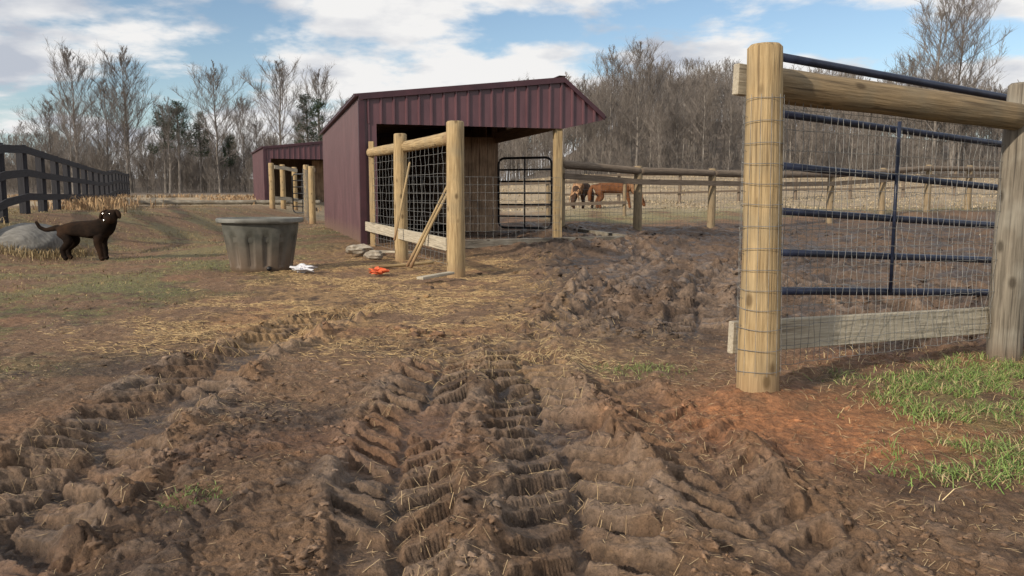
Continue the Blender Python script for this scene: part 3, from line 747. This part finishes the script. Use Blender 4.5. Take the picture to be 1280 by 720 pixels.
lump('stone_block', (-2.15, 12.5, .08), (.16, .10, .07), M_STONE, 8, 'pale broken stone beside the pen', 'stone', nz=.3)
for (a, b, w, lab) in (((-1.05, 9.05, .07), (-.72, 9.5, .09), .10, 'short pale plank lying on the mud'), ((-2.3, 13.1, .1), (-1.6, 12.6, .12), .12, 'short pale plank lying by the pen')):
    o = beam('plank', a, b, w, .03, M_BOARD); meta(o, lab, 'plank')
o = tool((-1.9, 10.75, .05), (-1.1, 11.2, .08), .025, 'broken stick lying on straw', 'stick')
for k in range(4):
    o = log('fallen_log', (-15.5 + k * 1.6, 33 + k * .5, TZ(-15, 33) + .12), (-12.2 + k * 1.3, 33.9 + k * .3, TZ(-12.5, 33) + .14), .10, .08, M_GREY, 10, .05); meta(o, 'old log lying in dead grass', 'log', 'logs lying in the dead grass')

# ------------------------------------------------------------ trees
def gen_tree(seed, H, start, spread, nprim, nsec, nter, rtr, elev=(.5, 1.0), fine=.012, sway=.03, fork=False):
    rng = random.Random(seed)
    tr = MB(); cr = MB()
    pts = []; x = y = 0
    n = 9
    for i in range(n + 1):
        t = i / n
        pts.append((Vector((x, y, H * t)), max(rtr * (1 - t) ** .8, fine * 1.5) * (1.25 if i == 0 else 1)))
        x += rng.uniform(-1, 1) * sway * H / n * 2; y += rng.uniform(-1, 1) * sway * H / n * 2
    tr.prism(pts, 6)
    def at(t):
        f = t * n; i = min(int(f), n - 1); return pts[i][0].lerp(pts[i + 1][0], f - i), pts[i][1] + (pts[i + 1][1] - pts[i][1]) * (f - i)
    az = rng.random() * 6
    for k in range(nprim):
        t = start + (1 - start) * ((k + rng.random()) / nprim) ** .9
        t = min(t, .985)
        p, r = at(t); az += 2.4 + rng.uniform(-.5, .5)
        prof = math.sin(min(1, (t - start) / (1 - start) * .9 + .22) * math.pi) ** .6
        Ln = H * spread * (prof * .8 + .15) * rng.uniform(.7, 1.2)
        el = rng.uniform(*elev) + .35 * (t - start)
        d = Vector((math.cos(az) * math.cos(el), math.sin(az) * math.cos(el), math.sin(el)))
        rb = min(r * .5, .055 * H / 12)
        bp = [(p, rb)]; q = p.copy(); dd = d.copy(); m = 4
        for i in range(m):
            dd = (dd + Vector((rng.uniform(-.18, .18), rng.uniform(-.18, .18), .10 + rng.uniform(-.1, .12)))).normalized()
            q = q + dd * Ln / m; bp.append((q.copy(), rb + (fine - rb) * ((i + 1) / m) ** .6))
        cr.prism(bp, 4)
        for s in range(nsec):
            tt = .2 + .8 * (s + rng.random()) / nsec; f = tt * m; i = min(int(f), m - 1)
            sp_ = bp[i][0].lerp(bp[i + 1][0], f - i); sd = (bp[i + 1][0] - bp[i][0]).normalized()
            rv = Vector((rng.uniform(-1, 1), rng.uniform(-1, 1), rng.uniform(-.3, .9)))
            sd = (sd * .7 + rv * .75 + Vector((0, 0, .25))).normalized(); l2 = Ln * .45 * rng.uniform(.6, 1.2) * (1.15 - .5 * tt)
            rs_ = fine * 1.4
            e1 = sp_ + sd * l2 * .5; e2 = e1 + (sd + Vector((rng.uniform(-.3, .3), rng.uniform(-.3, .3), rng.uniform(0, .4)))).normalized() * l2 * .5
            cr.prism([(sp_, rs_), (e1, rs_ * .8), (e2, fine * .6)], 3)
            for u in range(nter):
                g = rng.uniform(.15, 1); b0 = sp_.lerp(e1, g * 2) if g < .5 else e1.lerp(e2, g * 2 - 1)
                td = (sd * .6 + Vector((rng.uniform(-1, 1), rng.uniform(-1, 1), rng.uniform(-.2, 1))) * .8).normalized()
                cr.prism([(b0, fine * .75), (b0 + td * l2 * rng.uniform(.3, .6), fine * .35)], 3)
    return tr, cr
def tree_meshes(variants, barkm, twigm):
    out = []
    for v in variants:
        tr, cr = gen_tree(**v)
        a = bpy.data.meshes.new('trunk'); a.from_pydata(tr.V, [], tr.F); a.materials.append(barkm)
        b = bpy.data.meshes.new('crown'); b.from_pydata(cr.V, [], cr.F); b.materials.append(twigm)
        out.append((a, b))
    return out
big = tree_meshes([dict(seed=s, H=12, start=.20, spread=.36, nprim=38, nsec=9, nter=12, rtr=.13, elev=(.40, .95), fine=.010, sway=.035) for s in (1, 2, 3, 4, 5)], M_BARK, M_TWIG)
slim = tree_meshes([dict(seed=s, H=12, start=.26, spread=.27, nprim=28, nsec=8, nter=9, rtr=.080, elev=(.50, 1.05), fine=.011, sway=.04) for s in (11, 12, 13, 14, 15)], M_WBARK, M_WTWIG)
def put_tree(x, y, H, ms, label, group, rng, nm='bare_tree'):
    z = TZ(x, y) - .1
    e = empty(nm, (x, y, z), label, 'tree', group, rng.random() * 6.28)
    e.scale = (H / 12 * rng.uniform(.9, 1.15),) * 2 + (H / 12,)
    for me, n_ in zip(ms, ('trunk', 'crown')):
        o = link(bpy.data.objects.new(n_, me)); o.parent = e
rng = random.Random(21)
GRP = 'bare trees along the field edge'
for (x, D, H) in ((-36.5, 68, 11.6), (-38, 76, 10.2), (-33, 70, 12.0), (-24.6, 68, 10.4), (-26.5, 80, 9.0), (-18.8, 66, 10.4), (-16.5, 70, 10.2), (-21, 82, 8.0), (-30.5, 74, 8.0), (-14.5, 74, 8.4), (-41, 72, 8), (-12.5, 78, 8.0), (-28, 66, 7.5), (-5, 80, 9.6), (1.5, 82, 9.6),
                  (-43, 80, 7), (-22.5, 72, 6.5), (-34.8, 64, 7.5), (-11, 70, 7.5), (-31.5, 66, 8.6)):
    put_tree(x, D, H, rng.choice(big), 'bare leafless tree with rounded twiggy crown', GRP, rng)
for (x, D, H) in ((7.2, 60, 9.0), (9.3, 60, 9.4), (10.8, 63, 8.6), (5.4, 62, 7.2), (12.5, 61, 7.2), (15.5, 70, 7.5), (31.3, 60, 12.4), (33.2, 61, 13.2), (30, 62, 8.6)):
    put_tree(x, D, H, rng.choice(big), 'tall bare tree standing over the hillside wood', GRP, rng)
cnt = 0
while cnt < 190:
    x = rng.uniform(-6, 46); D = rng.uniform(56, 80)
    if x / D > .72: continue
    put_tree(x, D, rng.uniform(3.6, 7.2), rng.choice(slim), 'slender bare woodland tree with pale trunk', 'woodland trees at the foot of the hill', rng); cnt += 1
cnt = 0
while cnt < 60:
    x = rng.uniform(-52, -8); D = rng.uniform(70, 92)
    put_tree(x, D, rng.uniform(3.5, 7.0), rng.choice(slim), 'slender bare tree in the thin wood', 'thin trees beyond the field', rng); cnt += 1
def far_wood(name, label, n, sampler, seed, h0, h1, protos):
    rg = np.random.RandomState(seed)
    Vs = []; Fs = []; o = 0
    for i in range(n):
        x, y = sampler(rg); V, F = protos[rg.randint(len(protos))]
        s = rg.uniform(h0, h1) / 12; a = rg.uniform(0, 6.28); c, sn = math.cos(a), math.sin(a)
        W = np.stack([(V[:, 0] * c - V[:, 1] * sn) * s + x, (V[:, 0] * sn + V[:, 1] * c) * s + y, V[:, 2] * s + TZ(x, y) - .1], 1)
        Vs.append(W); Fs.append(F + o); o += len(V)
    V = np.concatenate(Vs); F = np.concatenate(Fs)
    me = bpy.data.meshes.new(name); me.vertices.add(len(V)); me.vertices.foreach_set('co', V.ravel())
    me.loops.add(F.size); me.loops.foreach_set('vertex_index', F.ravel().astype(np.int32))
    me.polygons.add(len(F)); me.polygons.foreach_set('loop_start', (np.arange(len(F)) * 4).astype(np.int32))
    me.update(calc_edges=True); me.materials.append(M_WTWIG)
    ob = link(bpy.data.objects.new(name, me)); ob['kind'] = 'stuff'; meta(ob, label, 'woodland')
def mkprotos(**kw):
    out = []
    for s in (31, 32, 33, 34):
        tr, cr = gen_tree(seed=s, **kw)
        nV = len(tr.V); V = np.array(tr.V + cr.V)
        out.append((V, np.array([f for f in tr.F if len(f) == 4] + [tuple(i + nV for i in f) for f in cr.F if len(f) == 4])))
    return out
P1 = mkprotos(H=12, start=.22, spread=.33, nprim=17, nsec=5, nter=4, rtr=.085, elev=(.5, 1.1), fine=.018, sway=.04)
P2 = mkprotos(H=12, start=.04, spread=.55, nprim=20, nsec=5, nter=4, rtr=.09, elev=(.6, 1.2), fine=.035, sway=.06)
def smp(rg):
    while True:
        y = rg.uniform(70, 132); x = rg.uniform(-12, 105)
        if x / y < .76 and x / y > -.08: return x, y
far_wood('hillside_wood', 'dense leafless wood covering the hillside', 1150, smp, 5, 3.8, 8.2, P1)
def smp2(rg):
    y = rg.uniform(84, 135); return rg.uniform(-.75, .02) * y, y
far_wood('distant_wood', 'thin leafless wood on the skyline', 620, smp2, 6, 3, 6.5, P1)
def smp3(rg):
    y = rg.uniform(66, 100); return rg.uniform(-.75, -.02) * y, y
far_wood('brush', 'dense leafless brush under the far trees', 700, smp3, 7, 1.2, 3.4, P2)
def smp4(rg):
    y = rg.uniform(56, 66); return rg.uniform(-.05, .70) * y, y
far_wood('brush', 'leafless undergrowth along the foot of the wood', 260, smp4, 8, .8, 2.2, P2)

def pine(x, D, H, seed):
    rg = random.Random(seed); tr = MB(); cr = MB()
    tr.prism([(Vector((0, 0, 0)), .12), (Vector((.1, 0, H * .5)), .09), (Vector((0, .1, H)), .03)], 6)
    for k in range(48):
        t = .45 + .55 * rg.random(); a = rg.random() * 6.28; l = (1.08 - t) * H * .24 * rg.uniform(.5, 1.2) + .25
        p0 = Vector((0, 0, H * t)); d = Vector((math.cos(a), math.sin(a), rg.uniform(.0, .45))); p1 = p0 + d * l
        tr.prism([(p0, .03), (p1, .012)], 3)
        for c in range(26):
            q = p0.lerp(p1, rg.uniform(.4, 1.05)) + Vector((rg.uniform(-.25, .25), rg.uniform(-.25, .25), rg.uniform(-.15, .25)))
            u = Vector((rg.uniform(-1, 1), rg.uniform(-1, 1), rg.uniform(-.3, 1))).normalized() * .20; v = u.cross(Vector((rg.uniform(-1, 1), rg.uniform(-1, 1), rg.uniform(-1, 1)))).normalized() * .022
            n = len(cr.V); cr.V += [tuple(q - v), tuple(q + v), tuple(q + u)]; cr.F.append((n, n + 1, n + 2))
            u2 = v.cross(u).normalized() * .17; n = len(cr.V); cr.V += [tuple(q - v), tuple(q + v), tuple(q + u2)]; cr.F.append((n, n + 1, n + 2))
    e = empty('pine_tree', (x, D, TZ(x, D) - .1), 'dark green pine with bare lower trunk', 'tree', 'pines among the bare trees')
    plocal(tr.obj('trunk', M_BARK), e); plocal(cr.obj('crown', M_PINE), e)
for i, (x, D, H) in enumerate(((-29.2, 68, 7.2), (-27.6, 67, 7.5), (-27.0, 70, 6.8), (-17.2, 68, 8.0), (-16.0, 67, 7.6), (-25.2, 72, 5.0))):
    pine(x, D, H, 50 + i)

# ------------------------------------------------------------ grass / straw / clods
def blades(name, label, cat, pts, col1, col2, hmin, hmax, w, lean=.5, seed=1, mat=None):
    rg = np.random.RandomState(seed); n = len(pts)
    x, y = pts[:, 0], pts[:, 1]; z = ground_full(x, y)[0] - .01
    h = rg.uniform(hmin, hmax, n); a = rg.uniform(0, 2 * math.pi, n); l = rg.uniform(.1, lean, n) * h
    dx, dy = np.cos(a), np.sin(a); b = rg.uniform(0, 2 * math.pi, n); wx, wy = np.cos(b) * w, np.sin(b) * w
    P = lambda f, g, ww, s: np.stack([x + dx * l * g + s * wx * ww, y + dy * l * g + s * wy * ww, z + h * f], 1)
    V = np.stack([P(0, 0, 1, -1), P(0, 0, 1, 1), P(.6, .4, .8, 1), P(.6, .4, .8, -1), P(.75, 1, .15, 1)], 1).reshape(-1, 3)
    base = np.arange(n) * 5
    F = [(i, i + 1, i + 2, i + 3) for i in base.tolist()] + [(i + 3, i + 2, i + 4) for i in base.tolist()]
    me = bpy.data.meshes.new(name); me.from_pydata(V.tolist(), [], F)
    t = rg.rand(n)[:, None]; c = np.array(col1) * (1 - t) + np.array(col2) * t; c = c * rg.uniform(.7, 1.25, (n, 1))
    at = me.color_attributes.new('tint', 'FLOAT_COLOR', 'POINT')
    at.data.foreach_set('color', np.repeat(np.concatenate([c, np.ones((n, 1))], 1), 5, 0).astype(np.float32).ravel())
    me.materials.append(M_BLADE)
    ob = link(bpy.data.objects.new(name, me)); ob['kind'] = 'stuff'; meta(ob, label, cat); return ob
M_BLADE, N, L, b = newmat('blade'); a = N.new('ShaderNodeVertexColor'); a.layer_name = 'tint'; L.new(a.outputs[0], b.inputs['Base Color']); b.inputs['Roughness'].default_value = .75
def scatter(n, x0, x1, y0, y1, fn, seed):
    rg = np.random.RandomState(seed); x = rg.uniform(x0, x1, n * 4); y = rg.uniform(y0, y1, n * 4)
    k = rg.rand(n * 4) < fn(x, y); p = np.stack([x, y], 1)[k]; return p[:n]
nz = lambda x, y, s, sd: pn(x / s, y / s, sd)
gfun = lambda x, y: np.clip(np.maximum(ss(1.5, 2.3, x + .3 * nz(x, y, .3, 3)) * (1 - ss(4.2, 4.65, y - .45 * (x - 2) + .25 * nz(x, y, .2, 9))) * ss(3.25, 3.7, y + .2 * nz(x, y, .3, 4)),
        1.0 * np.exp(-(((x - 1.9) / .5) ** 2 + ((y - 2.9) / .26) ** 2) ** 2) * (1)) * ss(-.35, .3, nz(x, y, .22, 7) + .5 * nz(x, y, .08, 8)), 0, 1)
blades('grass', 'green grass tufts on red clay by the fence', 'grass', scatter(17000, 1.2, 4.5, 2.2, 5.0, gfun, 1), (.085, .16, .03), (.23, .31, .085), .012, .08, .0022, 2.2, 1)
gd2 = lambda x, y: gfun(x, y) * .9 + .10 * ss(1.0, 2, x)
blades('dead_grass', 'dry straw-coloured grass mixed into the green', 'grass', scatter(10000, 1.1, 4.8, 2.2, 5.2, gd2, 2), (.34, .25, .12), (.56, .44, .24), .010, .07, .0018, 2.6, 2)
glf = lambda x, y: ss(1.9, 3.4, -x - .05 * y) * ss(.05, .5, fbm(x / 1.3, y / 1.3, 2, 101) + .1) 
blades('grass', 'sparse short grass on the trampled ground', 'grass', scatter(15000, -9, -1.6, 2.2, 13, glf, 3), (.12, .18, .04), (.30, .31, .11), .008, .035, .0026, 1.8, 3)
glg = lambda x, y: ss(3.0, 6.0, -x) * ss(-.4, .4, nz(x, y, .9, 44) + .5 * nz(x, y, .3, 45)) * (y > 6)
blades('dead_grass', 'short dull tan grass on the trodden bank', 'grass', scatter(24000, -16, -3, 6, 30, glg, 14), (.15, .13, .055), (.38, .27, .14), .015, .06, .006, 1.6, 14)
gbl = lambda x, y: np.exp(-((np.hypot((x + 7.9) / 1.1, (y - 13.0) / 1.0) - .62) / .22) ** 2) + .5 * np.exp(-(((x + 9.6) / 1.0) ** 2 + ((y - 13.2) / 1.2) ** 2))
blades('dead_grass', 'dry grass growing up around the old bale', 'grass', scatter(3500, -11, -6.6, 11.6, 14.6, gbl, 15), (.20, .15, .07), (.46, .34, .18), .06, .24, .005, .8, 15)
blades('grass', 'small green sprig in the rut', 'grass', scatter(400, -1.2, -.9, 2.3, 2.7, lambda x, y: np.exp(-((x + 1.03) ** 2 + (y - 2.5) ** 2) / .005), 8), (.10, .16, .04), (.2, .25, .08), .01, .04, .002, 1.2, 8)
blades('grass', 'short sparse grass beside the gate post', 'grass', scatter(900, .5, 1.1, 4.2, 5.0, lambda x, y: np.exp(-(((x - .75) / .2) ** 2 + ((y - 4.55) / .12) ** 2)), 9), (.12, .18, .05), (.25, .27, .1), .015, .05, .002, 1.4, 9)
blades('dead_grass', 'tan broomsedge in the rough field', 'grass', scatter(7000, -34, -4, 31, 50, lambda x, y: ss(.05, .55, nz(x, y, 3.0, 15)) * ss(31, 36, y - .2 * (x + 20)), 4), (.26, .16, .085), (.42, .29, .16), .10, .32, .02, .9, 4)
blades('dead_grass', 'tan brushy grass mound by the black fence', 'grass', scatter(3500, -16.5, -9.5, 20, 34, lambda x, y: np.exp(-(((x + .42 * y + 2.6) / .9) ** 2)) * ss(.0, .4, nz(x, y, 1.8, 16)), 5), (.28, .17, .09), (.46, .32, .17), .15, .6, .014, .6, 5)
blades('grass', 'short dull pasture strip behind the mud', 'grass', scatter(9000, 1, 34, 26, 40, lambda x, y: ss(-.3, .3, nz(x, y, 2, 17)) * ss(27, 29.5, y - .35 * np.clip(x - 4, 0, 30)), 6), (.22, .20, .095), (.38, .33, .19), .02, .06, .010, 1.5, 6)
blades('dead_grass', 'pale dry pasture grass on the rise', 'grass', scatter(16000, -6, 44, 34, 56, lambda x, y: ss(-.5, .5, nz(x, y, 2.2, 18) + .5 * nz(x, y, .7, 19)), 7), (.33, .26, .165), (.43, .35, .235), .04, .13, .03, 1.4, 7)

def straw(name, label, pts, lmin, lmax, w, c1, c2, seed, rise=.006):
    rg = np.random.RandomState(seed); n = len(pts); x, y = pts[:, 0], pts[:, 1]
    a = rg.uniform(0, math.pi, n); l = rg.uniform(lmin, lmax, n) / 2; dx, dy = np.cos(a) * l, np.sin(a) * l
    za = ground_full(x - dx, y - dy)[0]; zb = ground_full(x + dx, y + dy)[0]; zc = ground_full(x, y)[0]
    zm = np.maximum((za + zb) / 2, zc) + rise; lift = zm - (za + zb) / 2
    nx, ny = -np.sin(a) * w, np.cos(a) * w
    V = np.stack([np.stack([x - dx - nx, y - dy - ny, za + lift], 1), np.stack([x + dx - nx, y + dy - ny, zb + lift], 1), np.stack([x + dx + nx, y + dy + ny, zb + lift], 1), np.stack([x - dx + nx, y - dy + ny, za + lift], 1),
                  np.stack([x, y, (za + zb) / 2 + lift + w], 1)], 1).reshape(-1, 3)
    B = (np.arange(n) * 5).tolist()
    F = []
    for i in B: F += [(i, i + 1, i + 4), (i + 1, i + 2, i + 4), (i + 2, i + 3, i + 4), (i + 3, i, i + 4)]
    me = bpy.data.meshes.new(name); me.from_pydata(V.tolist(), [], F)
    t = rg.rand(n)[:, None]; c = (np.array(c1) * (1 - t) + np.array(c2) * t)
    at = me.color_attributes.new('tint', 'FLOAT_COLOR', 'POINT')
    at.data.foreach_set('color', np.repeat(np.concatenate([c, np.ones((n, 1))], 1), 5, 0).astype(np.float32).ravel())
    me.materials.append(M_BLADE)
    ob = link(bpy.data.objects.new(name, me)); ob['kind'] = 'stuff'; meta(ob, label, 'straw'); return ob
sf = lambda x, y: np.clip(ss(-4.0, -2.2, x) * (1 - ss(-.4, .9, x)) * ss(4.4, 6.0, y) * (1 - ss(12, 14, y)) * ss(-.2, .45, nz(x, y, 1.3, 36) * .7 + nz(x, y, .45, 33) + .4 * nz(x, y, .15, 35)), 0, 1)
straw('straw', 'trampled straw scattered over the mud', scatter(26000, -4.5, 1.2, 4.2, 14, sf, 11), .02, .09, .0021, (.26, .16, .07), (.60, .42, .20), 11, .001)
sf2 = lambda x, y: ss(-.1, .5, nz(x, y, .5, 34)) * .8 + .08
straw('straw', 'loose dry stems strewn across the ruts', scatter(10000, -4, 3.5, 1.6, 6.5, sf2, 12), .012, .05, .0010, (.26, .17, .09), (.50, .37, .21), 12, .002)
sf3 = lambda x, y: np.exp(-(((x - .25) / .6) ** 2 + ((y - 5.0) / .6) ** 2)) * ss(-.3, .3, nz(x, y, .3, 37))
straw('straw', 'patch of pale straw trodden into mud', scatter(4500, -1.4, 1.8, 3.5, 6.5, sf3, 13), .02, .08, .0016, (.28, .19, .09), (.58, .43, .22), 13, .001)

def clods(name, label, n, x0, x1, y0, y1, smin, smax, seed, power=3.0):
    rg = np.random.RandomState(seed)
    x = rg.uniform(x0, x1, n * 5); y = y0 + (y1 - y0) * rg.rand(n * 5) ** 1.6
    z, rut, ridge, amp, cl, lg = ground_full(x, y)
    pr = np.clip(.06 + .45 * amp + .8 * ridge - .3 * rut - .3 * lg, 0, 1) * (.15 + .85 * ss(-.1, .4, pn(x * 1.3, y * 1.3, 55)))
    k = np.where(rg.rand(n * 5) < pr)[0][:n]
    x, y, z, rut, ridge, cl, lg = (v[k] for v in (x, y, z, rut, ridge, cl, lg)); n = len(k)
    protos = []
    for s in range(10):
        bm = bmesh.new(); bmesh.ops.create_icosphere(bm, subdivisions=2, radius=1)
        Vp = np.array([v.co[:] for v in bm.verts]); Fp = np.array([[v.index for v in f.verts] for f in bm.faces]); bm.free()
        kk = 1 + .85 * fbm(Vp[:, 0] * 1.9 + s * 7 + Vp[:, 2], Vp[:, 1] * 1.9 + Vp[:, 2] * 1.3, 3, 200 + s, .8)
        Vp = Vp * kk[:, None] * np.array([1.15, .8, .5]); protos.append((Vp, Fp))
    c, _ = ground_color(x, y, rut * 0, ridge, cl, lg)
    sz = smin + (smax - smin) * rg.rand(n) ** power
    Vs, Fs, Cs = [], [], []; o = 0
    for i in range(n):
        Vp, Fp = protos[i % 10]; a = rg.uniform(0, 6.28); b_ = rg.uniform(-.6, .6)
        Rm = np.array(Matrix.Rotation(a, 3, 'Z') @ Matrix.Rotation(b_, 3, 'X'))
        Vs.append(Vp @ Rm.T * sz[i] + np.array([x[i], y[i], z[i] - sz[i] * .02])); Fs.append(Fp + o); o += len(Vp)
        Cs.append(np.repeat((c[i] * rg.uniform(.75, 1.1))[None], len(Vp), 0))
    V = np.concatenate(Vs); F = np.concatenate(Fs); C = np.concatenate(Cs); C = np.concatenate([C, np.ones((len(C), 1))], 1)
    me = bpy.data.meshes.new(name); me.vertices.add(len(V)); me.vertices.foreach_set('co', V.ravel())
    me.loops.add(F.size); me.loops.foreach_set('vertex_index', F.ravel().astype(np.int32))
    me.polygons.add(len(F)); me.polygons.foreach_set('loop_start', (np.arange(len(F)) * 3).astype(np.int32)); me.update(calc_edges=True)
    at = me.color_attributes.new('tint', 'FLOAT_COLOR', 'POINT'); at.data.foreach_set('color', C.astype(np.float32).ravel())
    me.materials.append(M_CLOD)
    ob = link(bpy.data.objects.new(name, me)); ob['kind'] = 'stuff'; meta(ob, label, 'soil')
M_CLOD, N, L, b = newmat('clod'); a = N.new('ShaderNodeVertexColor'); a.layer_name = 'tint'; b.inputs['Roughness'].default_value = .85
n_ = N.new('ShaderNodeTexNoise'); n_.inputs['Scale'].default_value = 70; n_.inputs['Detail'].default_value = 5; g_ = N.new('ShaderNodeNewGeometry'); L.new(g_.outputs['Position'], n_.inputs['Vector'])
mr_ = N.new('ShaderNodeMapRange'); mr_.inputs[1].default_value = .3; mr_.inputs[2].default_value = .7; mr_.inputs[3].default_value = .6; mr_.inputs[4].default_value = 1.4; L.new(n_.outputs['Fac'], mr_.inputs[0])
v_ = N.new('ShaderNodeVectorMath'); v_.operation = 'SCALE'; L.new(a.outputs[0], v_.inputs[0]); L.new(mr_.outputs[0], v_.inputs['Scale']); L.new(v_.outputs[0], b.inputs['Base Color'])
bp_ = N.new('ShaderNodeBump'); bp_.inputs['Strength'].default_value = .7; bp_.inputs['Distance'].default_value = .008; L.new(n_.outputs['Fac'], bp_.inputs['Height']); L.new(bp_.outputs[0], b.inputs['Normal'])
clods('soil_clods', 'small crumbled clods of mud along the ruts', 10000, -4.5, 3.5, 1.6, 8, .003, .019, 61, 2.6)
clods('soil_clods', 'dark mud clods thrown over the churned paddock', 3500, -1, 12, 5.5, 22, .010, .055, 62, 3)

# ------------------------------------------------------------ light, sky, camera
sd = Vector((-.72, -.69, 0)).normalized(); EL = math.radians(24)
sdir = Vector((sd.x * math.cos(EL), sd.y * math.cos(EL), math.sin(EL)))
ld = bpy.data.lights.new('sun', 'SUN'); ld.energy = 4.1; ld.angle = math.radians(1.2); ld.color = (1, .88, .72)
lo = bpy.data.objects.new('sun', ld); link(lo); lo.rotation_mode = 'QUATERNION'; lo.rotation_quaternion = sdir.to_track_quat('Z', 'Y'); lo.location = (0, 0, 30)
w = bpy.data.worlds.new('World'); scene.world = w; w.use_nodes = True
N = w.node_tree.nodes; L = w.node_tree.links
for n in list(N): N.remove(n)
out = N.new('ShaderNodeOutputWorld'); sky = N.new('ShaderNodeTexSky'); sky.sky_type = 'NISHITA'; sky.sun_disc = False
sky.sun_elevation = EL; sky.sun_rotation = math.atan2(sd.x, sd.y); sky.air_density = 1.0; sky.dust_density = .2; sky.ozone_density = 1.6
tc = N.new('ShaderNodeTexCoord'); sx = N.new('ShaderNodeSeparateXYZ'); L.new(tc.outputs['Generated'], sx.inputs[0])
hz = N.new('ShaderNodeMapRange'); hz.interpolation_type = 'SMOOTHSTEP'; hz.inputs[1].default_value = -.02; hz.inputs[2].default_value = .11; hz.inputs[3].default_value = .8; hz.inputs[4].default_value = 0; L.new(sx.outputs['Z'], hz.inputs[0])
hm = N.new('ShaderNodeMix'); hm.data_type = 'RGBA'; L.new(hz.outputs[0], hm.inputs[0]); L.new(sky.outputs[0], hm.inputs[6]); hm.inputs[7].default_value = (3.6, 5.0, 6.8, 1)
b1 = N.new('ShaderNodeBackground'); b1.inputs[1].default_value = .125; L.new(hm.outputs[2], b1.inputs[0])
az_ = N.new('ShaderNodeMath'); az_.operation = 'ADD'; az_.inputs[1].default_value = .20
ab = N.new('ShaderNodeMath'); ab.operation = 'ABSOLUTE'; L.new(sx.outputs['Z'], ab.inputs[0]); L.new(ab.outputs[0], az_.inputs[0])
dxn = N.new('ShaderNodeMath'); dxn.operation = 'DIVIDE'; L.new(sx.outputs['X'], dxn.inputs[0]); L.new(az_.outputs[0], dxn.inputs[1])
dyn = N.new('ShaderNodeMath'); dyn.operation = 'DIVIDE'; L.new(sx.outputs['Y'], dyn.inputs[0]); L.new(az_.outputs[0], dyn.inputs[1])
cb = N.new('ShaderNodeCombineXYZ'); L.new(dxn.outputs[0], cb.inputs[0]); L.new(dyn.outputs[0], cb.inputs[1]); cb.inputs[2].default_value = 2.1
no = N.new('ShaderNodeTexNoise'); no.inputs['Scale'].default_value = 1.5; no.inputs['Detail'].default_value = 11; no.inputs['Roughness'].default_value = .55; no.inputs['Distortion'].default_value = .1
L.new(cb.outputs[0], no.inputs['Vector'])
mk = N.new('ShaderNodeMapRange'); mk.interpolation_type = 'SMOOTHSTEP'; mk.inputs[1].default_value = .405; mk.inputs[2].default_value = .50; L.new(no.outputs['Fac'], mk.inputs[0])
no2 = N.new('ShaderNodeTexNoise'); no2.inputs['Scale'].default_value = 2.6; no2.inputs['Detail'].default_value = 8
mp = N.new('ShaderNodeMapping'); mp.inputs['Location'].default_value = (5, 2, 0); L.new(cb.outputs[0], mp.inputs[0]); L.new(mp.outputs[0], no2.inputs['Vector'])
cr = N.new('ShaderNodeValToRGB'); cr.color_ramp.elements[0].position = .34; cr.color_ramp.elements[0].color = (.55, .59, .67, 1); cr.color_ramp.elements[1].position = .52; cr.color_ramp.elements[1].color = (.97, .96, .95, 1)
L.new(no2.outputs['Fac'], cr.inputs[0])
b2 = N.new('ShaderNodeBackground'); b2.inputs[1].default_value = .93; L.new(cr.outputs[0], b2.inputs[0])
ms = N.new('ShaderNodeMixShader'); L.new(mk.outputs[0], ms.inputs[0]); L.new(b1.outputs[0], ms.inputs[1]); L.new(b2.outputs[0], ms.inputs[2]); L.new(ms.outputs[0], out.inputs[0])

cam = bpy.data.cameras.new('camera'); cam.lens = 28.125; cam.sensor_width = 36; cam.clip_end = 3000; cam.clip_start = .05
co = bpy.data.objects.new('camera', cam); link(co); co.location = (0, 0, 1.0); co.rotation_euler = (math.radians(90 - 6.56), 0, 0)
scene.camera = co
